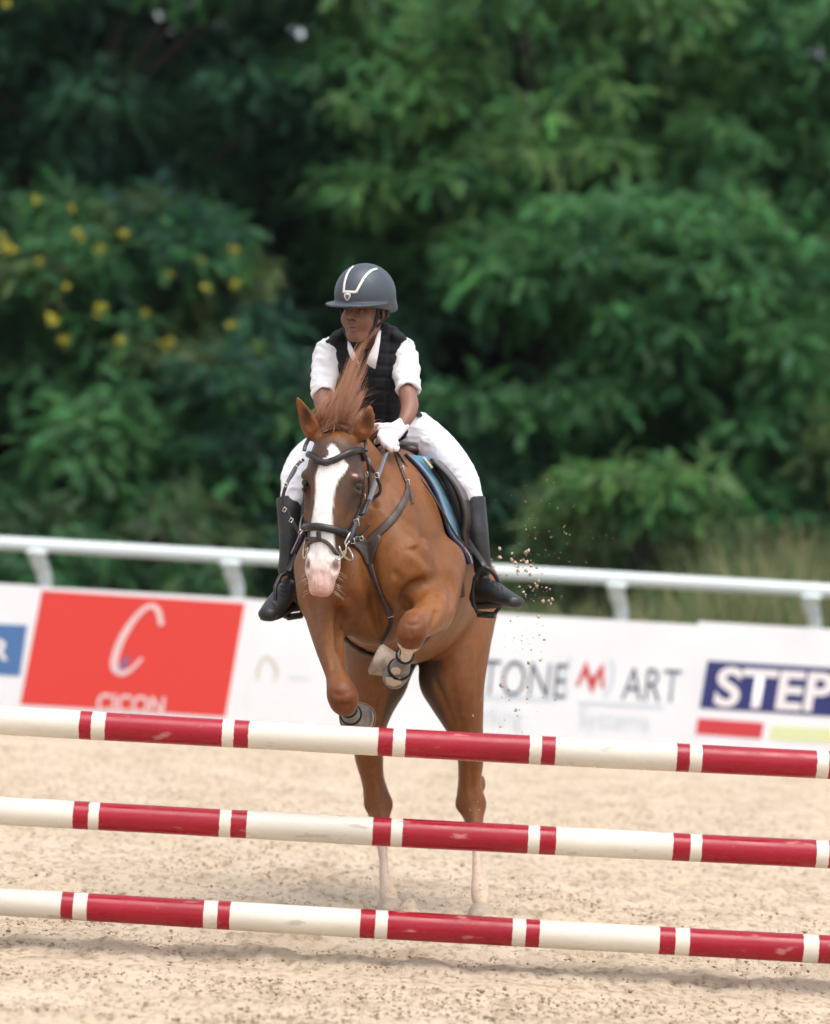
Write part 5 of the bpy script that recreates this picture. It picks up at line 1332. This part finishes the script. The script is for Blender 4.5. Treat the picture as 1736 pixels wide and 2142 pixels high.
for s_ in (-1, 1):
    dn = np.hypot(br_ - s_ * .011, (bz_ + .036)); Cb = mix(Cb, (.04, .018, .012), hd * (bf_ > .088) * sstep(.008 - dn, 0, .003))
    db = np.hypot((br_ - s_ * .031) / .024, (bz_ - .019) / .005); Cb = mix(Cb, (.012, .008, .006), hd * (bf_ > .05) * sstep(1.1 - db, 0, .3))
    ds = np.hypot((br_ - s_ * .030) / .022, bz_ / .015); Cb = mix(Cb, (.07, .030, .020), hd * (bf_ > .05) * sstep(1.1 - ds, 0, .5) * .7)  # sockets darkened in the colour for shade under the brim
    dw = np.hypot((br_ - s_ * .030) / .0115, (bz_ + .0005) / .0062); ey = hd * (bf_ > .07) * sstep(1.0 - dw, 0, .3); Cb = mix(Cb, (.26, .22, .19), ey)  # eye whites dimmed too, brim shade put into the colour
    di = np.hypot((br_ - s_ * .030 - .001) / .0058, bz_ / .0066); Cb = mix(Cb, (.010, .006, .005), ey * sstep(1.1 - di, 0, .3))
Cb = mix(Cb, (.010, .008, .007), hd * (bz_ > .045) * 1.0); Cb = mix(Cb, (.010, .008, .007), hd * (np.abs(br_) > .062) * (bz_ > -.03) * (bf_ > -.004) * (bf_ < .02))
set_col(body_me, Cb)
M_SKIN = attr_mat('skin', .48, .4, bump=(300, .06, .001)); link('body', body_me, M_SKIN, rider)

# helmet
M_HELM = mat('helmet_navy', (.050, .062, .080), .45, .45, bump=(900, .05, .0005)); M_SILV = mat('helmet_trim', (.72, .70, .62), .35, .5, .2)
hf = Field(hc0 - .26, hc0 + .27, .0042)
hf.ell(G(0, .002, .062), (.110, .134, .118), RAX, 0); hf.half(G(0, 0, .006), nrm(-upv + fw * .10))
hf.ell(G(0, -.06, .012), (.100, .072, .06), RAX, .02); hf.half(G(0, 0, -.012), nrm(-upv - fw * .22))
hf.ell(G(0, .058, .027), (.118, .128, .011), (rt_, nrm(fw - .11 * upv), nrm(upv + .11 * fw)), .006)
hf.ell(G(0, .0, -.005), (.094, .108, .085), RAX, 0, 'cut'); hf.ell(G(0, .06, -.030), (.094, .10, .052), RAX, 0, 'cut')
helm_me, _ = hf.mesh('helmet'); helm = link('helmet', helm_me, M_HELM, rider); HH = bvh_of(helm_me)
strap_on([(739, 558), (731, 566), (725, 578), (721, 594), (719.5, 609)], .010, .003, 'trim_stripe', M_SILV, helm, .001, bvh=HH, smooth=2)
strap_on([(718, 610), (726, 610.5), (736, 611), (745, 611.5)], .010, .003, 'trim_stripe', M_SILV, helm, .001, bvh=HH, smooth=2)
strap_on([(744.5, 612), (751, 600), (760, 584), (769, 573), (778, 566), (788, 563)], .010, .003, 'trim_stripe', M_SILV, helm, .001, bvh=HH, smooth=2)
drape([(721, 614.5), (727, 613), (733.5, 614.5), (734, 620), (731, 626), (727.5, 630), (723.5, 626), (721, 620)], 'badge', M_SILV, helm, .004, .001, HH)
drape([(723.5, 617), (727, 616), (731, 617), (731, 621), (727.5, 626.5), (724, 621)], 'badge_crest', mat('badge_dark', (.10, .12, .16), .4), helm, .0055, .001, HH)
M_STRAP = mat('black_webbing', (.012, .012, .014), .7, .3)
BB = bvh_of(body_me)
ch = [G(.078, .030, .03), G(.074, .028, -.01), G(.066, .030, -.05), G(.052, .045, -.085), G(.03, .052, -.112), G(0, .058, -.120), G(-.03, .052, -.112), G(-.055, .045, -.085), G(-.072, .028, -.05), G(-.086, .03, -.01), G(-.092, .03, .03)]
q = catmull(ch, 6); band(q, [nrm(p - G(0, -.03, p @ upv - hc0 @ upv)) for p in q], .014, .004, 'chin_strap', M_STRAP, helm)
ch = [G(.088, -.02, .01), G(.082, -.02, -.025), G(.066, .022, -.06)]; q = catmull(ch, 6); band(q, [rt_] * len(q), .013, .004, 'ear_strap', M_STRAP, helm)
link('hair', (lambda f_: (f_.ell(G(0, -.045, .0), (.078, .06, .05), RAX, 0), f_.mesh('hair')[0])[1])(Field(hc0 - .14, hc0 + .14, .006)), mat('black_hair', (.010, .009, .009), .6), helm)

# shirt
M_SHIRT = mat('white_cotton', (.76, .755, .77), .85, .15, bump=(13, .55, .035))
sf = Field((-.50, 12.85, 1.70), (.10, 13.62, 2.34), .0045)
pp, rr = rads([(766, 722, 13.18, 66, 40), (768, 760, 13.20, 84, 52), (772, 830, 13.27, 74, 52), (790, 888, 13.38, 70, 52)])
sf.chain(pp, rr, .02, side=(1, 0, 0))
for L_, q in ((ARM_R, [(836, 738, 13.17, 34), (846, 762, 13.145, 32), (851, 790, 13.11, 28), (853, 812, 13.075, 25.5)]), (ARM_L, [(692, 740, 13.17, 34), (682, 768, 13.145, 31), (677, 798, 13.11, 27), (675, 822, 13.075, 25.5)])):
    pp, rr = rads(q); sf.chain(pp, rr, .03)
    # open cuff
    a, b = P(*q[-1][:3]), P(*L_[3][:3]); d = nrm(b - a); sl, X, Y, Z = sf.region(a - .12, b + .15)
    dist = (X - a[0]) * d[0] + (Y - a[1]) * d[1] + (Z - a[2]) * d[2] - .012
    near_arm = ((X - a[0]) ** 2 + (Y - a[1]) ** 2 + (Z - a[2]) ** 2) < .17 ** 2
    sideok = (X > P(805, 800, 13.1)[0]) if L_ is ARM_R else (X < P(722, 800, 13.1)[0])
    sf.F[sl] = np.where(near_arm & sideok & (Y < 13.2), np.maximum(sf.F[sl], dist), sf.F[sl]).astype(np.float32)
    pp, rr = rads([(*q[-1][:3], 18.5), (*L_[3][:3], 22)]); sf.chain(pp, rr, .002, op='cut')
# wrinkles
X, Y, Z = sf.grids(); sf.F += (.0026 * np.sin(Z * 95 + 5 * np.sin(X * 33 + Z * 20) + Y * 70 + X * 30) * (np.abs(X - P(768, 760, 13.2)[0]) > .14)).astype(np.float32)
sf.chain([P(766, 690, 13.12), P(766, 735, 13.12)], [M(27, 13.1), M(29, 13.1)], .003, op='cut')
def wrinkled(fld, name, fn):
    V, F = surface_nets(fld.F, fld.lo, fld.h); N_ = vnormals(V, F); V = relax(V + N_ * fn(V)[:, None], F, 2, np.full(len(V), .35)); return mk_mesh(name, V, F)
def folds(V, sc, seed, amp):
    w = vnoise(V, 9, seed)[:, None] * .05; n1 = 1 - np.abs(vnoise((V + w) * np.array(sc), 1.0, seed + 1) - .5) * 2; n2 = 1 - np.abs(vnoise((V + w) * np.array(sc) * 2.1, 1.0, seed + 2) - .5) * 2
    return amp * (n1 ** 3 + .5 * n2 ** 3 - .5)
shirt = link('shirt', wrinkled(sf, 'shirt', lambda V: folds(V, (12, 12, 26), 51, .0055)), M_SHIRT, rider); del sf
SB = bvh_of(shirt.data)
# collar
for poly in ([(727, 712), (733, 718), (742, 738), (752, 760), (744, 764), (733, 748), (727, 730)], [(792, 690), (797, 692), (795, 715), (791, 742), (785, 772), (776, 768), (766, 760), (772, 742), (782, 720)]):
    c_ = [P(u, v, 13.02 + .0009 * abs(u - 762)) for u, v in poly]; n_ = len(c_); cen = np.mean(c_, 0) + np.array([0, -.006, 0])
    mb = MB(); V = c_ + [cen] + [p + np.array([0, .006, 0]) for p in c_] + [cen + np.array([0, .006, 0])]
    F = [(i, (i + 1) % n_, n_) for i in range(n_)] + [((i + 1) % n_ + n_ + 1, i + n_ + 1, 2 * n_ + 1) for i in range(n_)] + [((i + 1) % n_, i, i + n_ + 1, (i + 1) % n_ + n_ + 1) for i in range(n_)]
    mb.add(V, F); mb.build('collar', M_SHIRT, shirt)

# body protector vest
M_VEST = mat('vest_black', (.011, .012, .016), .75, .2, sheen=.0, bump=(500, .2, .001))
vf = Field((-.46, 12.85, 1.66), (.06, 13.62, 2.38), .0042)
pp, rr = rads([(766, 718, 13.18, 78, 50), (768, 742, 13.19, 92, 64), (770, 775, 13.21, 90, 70), (775, 830, 13.26, 82, 70), (790, 882, 13.36, 70, 66)])
vf.chain(pp, rr, .02, side=(1, 0, 0))
for s_, (u, v) in ((-1, (703, 712)), (1, (828, 706))):
    vf.ell(P(u, v, 13.17), (M(26, 13.1), .085, M(15, 13.1)), ((1, 0, -.35 * s_), (0, 1, 0), (.35 * s_, 0, 1)), .02)
# quilting
X, Y, Z = vf.grids(); x0, z0 = P(770, 780, 13.2)[0], P(770, 715, 13.2)[2]
gz = np.abs(((Z - z0) / .046 + .5) % 1 - .5) * .046; gx_q = np.abs(((X - x0 - .02) / .058 + .5) % 1 - .5) * .058
vf.F += (.0048 * np.exp(-(gz / .007) ** 2) + .0048 * np.exp(-(gx_q / .007) ** 2)).astype(np.float32)
# neck, front opening, armholes, hem
vf.chain([P(766, 690, 13.05), P(766, 740, 13.05), P(760, 780, 12.98), P(752, 830, 12.98)], [M(30, 13), M(24, 13), M(17, 13), M(5, 13)], .006, op='cut')
vf.ell(P(766, 690, 13.14), (M(33, 13.1), .075, M(44, 13.1)), None, .004, 'cut')
for u0, v0, u1, v1 in ((862, 755, 850, 815), (668, 760, 684, 815)):
    vf.chain([P(u0, v0, 12.9), P(u0, v0, 13.45)], [M(26, 13.1)] * 2, .005, op='cut'); vf.chain([P(u1, v1, 12.9), P(u1, v1, 13.45)], [M(14, 13.1)] * 2, .01, op='cut')
vest_me, _ = vf.mesh('vest'); vest = link('vest', vest_me, M_VEST, rider); del vf

# breeches
M_BREECH = mat('white_breeches', (.74, .74, .79), .8, .2, bump=(9, .30, .03))
qf = Field((-.52, 12.9, 1.50), (.30, 13.72, 1.98), .005)
pp, rr = rads([(800, 878, 13.38, 62, 50), (812, 900, 13.45, 78, 62), (812, 925, 13.52, 84, 68)]); qf.chain(pp, rr, .03, side=(1, 0, 0))
for L_, ex in ((LEG_R, 4), (LEG_L, 4)):
    pp, rr = rads([(u, v, Y, r_ + ex + (4 if i_ == 4 else 0)) for i_, (u, v, Y, r_) in enumerate(L_[:5])]); qf.chain(pp, rr, .04)
kn_r, kn_l, hp_r, hp_l = P(978, 1010, 13.2), P(612, 1015, 13.2), P(862, 915, 13.3), P(735, 920, 13.3)
def br_fold(V):
    d = np.min([np.linalg.norm(V - q, axis=1) for q in (kn_r, kn_l, hp_r, hp_l)], 0); return folds(V, (16, 16, 30), 61, .0055) * (.2 + sstep(.14 - d, 0, .12))
link('breeches', wrinkled(qf, 'breeches', br_fold), M_BREECH, rider); del qf
mb = MB(); pts = [P(u, v, Y) for u, v, Y in ((842, 858, 13.27), (868, 862, 13.33), (880, 874, 13.42), (872, 880, 13.5))]; mb.tube(catmull(pts, 4), .012, 8); mb.build('belt', M_STRAP, rider)

# boots
M_BOOT = mat('black_boot', (.012, .013, .015), .40, .45, noise=(12, .9, (.030, .030, .030)), bump=(90, .12, .003)); M_SOLEB = mat('boot_sole', (.055, .048, .042), .8, .2)
def boot(leg, foot, sole_pts, laces):
    o_all = []
    f_ = Field(np.min([P(*p[:3]) for p in leg + foot], 0) - .09, np.max([P(*p[:3]) for p in leg + foot], 0) + .09, .0042)
    pp, rr = rads(leg); f_.chain(pp, rr, .015)
    pp, rr = rads([q[:3] + (q[3], q[4]) for q in foot]); f_.chain(pp, rr, .02, side=nrm(np.cross(P(*foot[-1][:3]) - P(*foot[0][:3]), (0, 0, 1))))
    # creases at the ankle and instep
    for q in laces: f_.chain([P(*p) for p in q], [.0035] * len(q), .006, op='cut')
    # boot top is hollow
    t0, t1 = P(*leg[0][:3]), P(*leg[1][:3]); d = nrm(t0 - t1); f_.half(t0 - d * .004, d)
    me, V = f_.mesh('boot'); o = link('boot', me, M_BOOT, rider)
    s_ = Field(f_.lo - .02, f_.lo + f_.h * f_.n + .02, .0042); pp, rr = rads(sole_pts); s_.chain(pp, [(q[0], q[1]) for q in rr], .0, side=nrm(np.cross(P(*sole_pts[-1][:3]) - P(*sole_pts[0][:3]), (0, 0, 1))))
    link('sole', s_.mesh('sole')[0], M_SOLEB, o); return o, bvh_of(me)
bR_, bRb = boot([(988, 1040, 13.25, 27), (992, 1075, 13.24, 26), (998, 1115, 13.22, 24), (1006, 1160, 13.22, 19), (1010, 1190, 13.23, 19)],
           [(1002, 1250, 13.28, 21, 22), (1010, 1236, 13.23, 22, 27), (1032, 1240, 13.14, 23, 24), (1058, 1252, 13.05, 23, 18), (1078, 1259, 12.99, 20, 13)],
           [(1002, 1266, 13.28, 18, 9), (1018, 1266, 13.22, 19, 8), (1040, 1264, 13.13, 22, 7), (1062, 1264, 13.05, 22, 6), (1082, 1264, 12.99, 16, 5)],
           [[(1020, 1206, 13.13), (1030, 1213, 13.06), (1038, 1226, 13.02)], [(1044, 1222, 13.1), (1050, 1232, 13.0), (1050, 1246, 12.98)], [(1052, 1226, 13.05), (1060, 1238, 12.97), (1060, 1254, 12.95)]])
bL_, bLb = boot([(604, 1042, 13.22, 27), (605, 1075, 13.20, 25), (606, 1115, 13.19, 23), (603, 1160, 13.18, 19), (600, 1190, 13.18, 19)],
           [(616, 1258, 13.22, 19, 20), (604, 1236, 13.17, 20, 24), (590, 1250, 13.08, 23, 23), (573, 1272, 12.99, 25, 19), (561, 1285, 12.93, 22, 15)],
           [(616, 1272, 13.22, 17, 8), (604, 1273, 13.15, 18, 8), (588, 1279, 13.06, 22, 7), (571, 1288, 12.98, 24, 6), (559, 1295, 12.93, 18, 5)],
           [[(580, 1236, 13.0), (592, 1240, 12.98), (606, 1246, 13.0)], [(572, 1262, 12.96), (586, 1268, 12.92), (600, 1272, 12.94)]])
M_LACE = mat('lace', (.03, .03, .032), .7)
for k in range(4):
    strap_on([(584 + 1 * k, 1216 + 9 * k), (591, 1219 + 9 * k), (600, 1219 + 9 * k)], .004, .002, 'lace', M_LACE, bL_, .001, bvh=bLb, sub=4)
    strap_on([(1022 + 9 * k, 1206 + 7 * k), (1025 + 9 * k, 1213 + 7 * k), (1025 + 9 * k, 1221 + 7 * k)], .004, .002, 'lace', M_LACE, bR_, .001, bvh=bRb, sub=4)

# gloves
M_GLOVE = mat('white_glove', (.80, .77, .79), .8, .2, bump=(40, .15, .008))
def glove(wr, kn, fingers, thumb, name='glove'):
    allp = [P(*p[:3]) for p in wr + kn] + [P(*p[:3]) for f_ in fingers + [thumb] for p in f_]
    g = Field(np.min(allp, 0) - .04, np.max(allp, 0) + .04, .0028)
    pp, rr = rads(wr); g.chain(pp, rr, .012, side=nrm((.6, 0, -.8)))
    pp, rr = rads(kn); g.chain(pp, rr, .012)
    for f_ in fingers: pp, rr = rads(f_); g.chain(pp, rr, .004)
    pp, rr = rads(thumb); g.chain(pp, rr, .006)
    return link(name, g.mesh(name)[0], M_GLOVE, rider)
glove([(843, 887, 12.94, 15, 12), (836, 893, 12.93, 16, 13), (824, 903, 12.91, 19, 14), (814, 909, 12.89, 19, 14)], [(803, 902, 12.88, 9), (808, 913, 12.87, 10), (817, 923, 12.87, 10), (826, 928, 12.88, 9)],
      [[(801, 903, 12.87, 7.2), (795, 913, 12.855, 7), (799, 924, 12.87, 6.3), (806, 927, 12.90, 5.8)], [(806, 912, 12.865, 7.4), (802, 924, 12.85, 7.2), (808, 934, 12.865, 6.4), (814, 933, 12.90, 5.8)],
       [(815, 920, 12.865, 7.2), (812, 932, 12.85, 7), (818, 940, 12.865, 6.2), (823, 937, 12.90, 5.6)], [(825, 925, 12.87, 6.6), (823, 935, 12.86, 6.2), (828, 940, 12.87, 5.6), (831, 936, 12.90, 5.2)]],
      [(828, 896, 12.90, 9), (812, 892, 12.88, 8), (800, 893, 12.87, 7), (794, 898, 12.87, 6)])
glove([(764, 898, 12.975, 14, 12), (774, 900, 12.965, 16, 13), (784, 903, 12.955, 16, 13)], [(790, 898, 12.945, 8.5), (791, 905, 12.94, 9), (791, 912, 12.945, 8.5)],
      [[(790, 897, 12.94, 7), (798, 900, 12.93, 6.8), (801, 908, 12.935, 6)], [(791, 903, 12.935, 7), (798, 908, 12.925, 6.8), (799, 915, 12.935, 6)], [(790, 910, 12.94, 7), (795, 915, 12.93, 6.6), (794, 920, 12.94, 5.8)], [(787, 915, 12.945, 6.4), (790, 921, 12.935, 6), (787, 925, 12.945, 5.4)]],
      [(782, 894, 12.95, 8), (793, 891, 12.935, 7), (802, 893, 12.925, 6)])

# stirrups belong to the saddle: leathers and irons
for (lea, arch, tread, name) in (
    ([(950, 1085, 13.12), (965, 1112, 13.14), (985, 1142, 13.17), (1006, 1172, 13.17), (1014, 1186, 13.16)],
     [(1014, 1186, 13.15), (1003, 1194, 13.16), (993, 1210, 13.17), (989, 1235, 13.18), (991, 1262, 13.18), (998, 1280, 13.17), (1015, 1285, 13.17), (1034, 1284, 13.17), (1044, 1272, 13.17), (1050, 1250, 13.17), (1047, 1226, 13.17), (1036, 1204, 13.16), (1024, 1191, 13.15)], [(1000, 1285, 13.18), (1034, 1287, 13.15)], 'r'),
    ([(640, 1095, 13.10), (634, 1125, 13.12), (622, 1160, 13.12), (608, 1186, 13.11), (603, 1196, 13.10)],
     [(600, 1196, 13.06), (612, 1202, 13.08), (622, 1220, 13.10), (630, 1250, 13.11), (635, 1274, 13.11), (628, 1286, 13.10), (612, 1288, 13.08), (596, 1290, 13.04), (584, 1282, 13.0), (576, 1256, 12.98), (576, 1228, 13.0), (586, 1206, 13.04)], [(630, 1287, 13.11), (602, 1291, 13.06)], 'l')):
    strap_free([P(*p) for p in lea], .024, .005, 'stirrup_leather', M_LTH, sad, (.5 if name == 'r' else -.5, -1, 0))
    mb = MB(); mb.tube([P(*p) for p in arch], .0085, 8, closed=True); st = mb.build('stirrup_iron', M_LTH, sad)
    a, b = P(*tread[0]), P(*tread[1]); mb = MB(); mb.tube([a, (a + b) / 2, b], .013, 8); mb.build('tread', M_LTH, st)
# looped strap end beside the pad, numnah strap
strap_free([P(868, 985, 13.0), P(895, 1020, 12.96), P(925, 1070, 12.94), P(952, 1118, 12.96), P(968, 1136, 13.0), (P(985, 1150, 13.03)), P(986, 1158, 13.04), P(975, 1158, 13.04), P(962, 1154, 13.02)], .008, .004, 'billet_strap', M_LTH, sad, (.3, -1, 0))
mb = MB(); mb.tube(catmull([P(824, 938, 12.93), P(838, 956, 12.95), P(856, 985, 12.96), P(880, 1010, 12.96)], 5), .005, 6); mb.build('neck_strap', M_LTH, sad)
band([P(965, 1150, 13.08), P(958, 1180, 13.06), P(952, 1205, 13.05), P(956, 1230, 13.06), P(958, 1250, 13.07)], [np.array([.5, -1, 0])] * 5, .055, .012, 'girth_guard', M_BRN, sad)

# ---------------- fetlock boots on the fore legs
M_TBOOT = mat('grey_boot_shell', (.15, .15, .155), .65, .3, noise=(30, .9, (.26, .245, .23))); M_TBW = mat('boot_panel_cream', (.62, .50, .38), .7, .3)
def leg_boot(path, rs, label, strap_t):
    o = empty('fetlock_boot', tuple(P(*path[1])), label, 'horse boot', 'fetlock boots on the fore legs')
    pp = [P(*p) for p in path]; full = catmull([np.concatenate([p, [M(r_, 12.5)]]) for p, r_ in zip(pp, rs)], 6); NS = 20; V = []; F = []
    x = None
    for i, q in enumerate(full):
        t = nrm(np.array(full[min(i + 1, len(full) - 1)][:3]) - np.array(full[max(i - 1, 0)][:3])); x = nrm(np.cross(t, (1, 0, 0))) if x is None else nrm(x - t * (x @ t)); y = np.cross(t, x)
        for k_ in range(NS):
            a = 2 * math.pi * k_ / NS; V.append(q[:3] + q[3] * (math.cos(a) * x + math.sin(a) * y))
    n = len(full)
    for i in range(n - 1):
        for k_ in range(NS): F.append((i * NS + k_, i * NS + (k_ + 1) % NS, (i + 1) * NS + (k_ + 1) % NS, (i + 1) * NS + k_))
    mb = MB(); mb.add(V, F); sh = mb.build('shell', M_TBOOT, o)
    so = sh.modifiers.new('thick', 'SOLIDIFY'); so.thickness = .007; so.offset = -1
    for t in strap_t:
        i = int(t * (n - 1)); q = full[i]; tt = nrm(np.array(full[min(i + 1, n - 1)][:3]) - np.array(full[max(i - 1, 0)][:3])); xx = nrm(np.cross(tt, (1, 0, 0))); yy = np.cross(tt, xx)
        ang = np.linspace(0, 2 * math.pi, 25); pts = [q[:3] + (q[3] + .001) * (math.cos(a) * xx + math.sin(a) * yy) for a in ang]; ns = [math.cos(a) * xx + math.sin(a) * yy for a in ang]
        band(pts, ns, .018, .004, 'strap', M_STRAP, o)
    return o, bvh_of(sh.data)
lb, lbb = leg_boot([(848, 1368, 12.46), (840, 1390, 12.53), (831, 1408, 12.60), (824, 1418, 12.66)], [16, 19, 26, 25], 'grey fetlock boot on the raised fore leg beside the girth', (.1, .5))
drape([(822, 1396), (834, 1394), (839, 1399), (837, 1407), (826, 1409), (820, 1403)], 'panel', M_TBW, lb, .003, .004, lbb); drape([(808, 1416), (822, 1415), (838, 1417), (839, 1428), (824, 1434), (810, 1430)], 'panel', M_TBW, lb, .003, .002, lbb)
leg_boot([(727, 1480, 12.64), (731, 1487, 12.70), (734, 1494, 12.77), (738, 1495, 12.80)], [16, 17, 21, 20], 'grey fetlock boot on the lower fore leg above the top pole', (.2, .7))

# ---------------- sand thrown up behind the boot
r_ = np.random.default_rng(12); pos = []; sz = []
def spray(u0, v0, su, sv, n, Y0, s0, s1):
    for _ in range(n):
        pos.append(P(r_.normal(u0, su), r_.normal(v0, sv), Y0 + r_.normal(0, .12))); sz.append(s0 + (s1 - s0) * r_.random() ** 2.5)
spray(1085, 1182, 26, 18, 26, 13.2, .002, .011); spray(1110, 1235, 30, 26, 70, 13.2, .0012, .009); spray(1082, 1180, 8, 7, 14, 13.2, .002, .006); spray(1150, 1120, 50, 60, 70, 13.2, .0008, .0028); spray(1125, 1080, 30, 40, 26, 13.2, .0012, .004); spray(1190, 1150, 70, 60, 26, 13.2, .0010, .003)
spray(1095, 1330, 20, 45, 26, 13.25, .0015, .008); spray(1080, 1450, 22, 40, 18, 13.3, .002, .010); spray(1060, 1560, 35, 60, 24, 13.3, .0015, .005); spray(1090, 1260, 35, 90, 120, 13.25, .0007, .0024); spray(1075, 1480, 30, 120, 110, 13.3, .0007, .0024); spray(1030, 1750, 40, 90, 90, 13.4, .0007, .0024); spray(815, 1760, 40, 90, 50, 13.4, .0007, .002); spray(820, 1880, 40, 25, 60, 13.45, .0012, .005); spray(1005, 1890, 40, 25, 60, 13.45, .0012, .005); spray(1300, 900, 200, 260, 18, 13.2, .0010, .0024); spray(700, 1430, 90, 90, 8, 12.3, .0012, .0025)
def lumps(pos, size, seed):
    import bmesh
    bm = bmesh.new(); bmesh.ops.create_icosphere(bm, subdivisions=2, radius=1); T = np.array([v.co[:] for v in bm.verts]); TF = np.array([[v.index for v in f.verts] for f in bm.faces]); bm.free()
    r = np.random.default_rng(seed); AV = []
    for p, s_ in zip(pos, size):
        ax = np.array([1, .55 + .5 * r.random(), .5 + .5 * r.random()]); Q = np.linalg.qr(r.normal(0, 1, (3, 3)))[0]
        V = T * (.25 + 1.3 * vnoise(T + r.random() * 50, 1.5, 3)[:, None] + .8 * (vnoise(T + r.random() * 50, 3.2, 4)[:, None] - .5)) * ax
        AV.append((V @ Q) * s_ + p)
    n = len(pos); return np.concatenate(AV), (TF[None] + len(T) * np.arange(n)[:, None, None]).reshape(-1, 3)
V_, F_ = lumps(np.array(pos), np.array(sz), 9)
tag(link('flying_sand', mk_mesh('flying_sand', V_, F_), mat('flung_sand', (.55, .44, .33), .95, .1, noise=(60, .9, (.40, .30, .21)))), 'sand clods thrown into the air behind the rider boot', 'sand', kind='stuff')

# ================================================================== dusty air
m_hz = bpy.data.materials.new('dusty_air'); m_hz.use_nodes = True
nt = m_hz.node_tree; nt.nodes.clear(); out = nt.nodes.new('ShaderNodeOutputMaterial'); vol = nt.nodes.new('ShaderNodeVolumePrincipled')
vol.inputs['Color'].default_value = (.93, .95, .97, 1); vol.inputs['Density'].default_value = .00012; vol.inputs['Anisotropy'].default_value = 0.0
nt.links.new(vol.outputs[0], out.inputs['Volume'])
mb = MB(); mb.box((0, 300, 8.0), 800, 1200, 18.2); hz = mb.build('haze', m_hz, None, False)
tag(hz, 'thin pale dusty air over the arena', 'haze', kind='stuff')
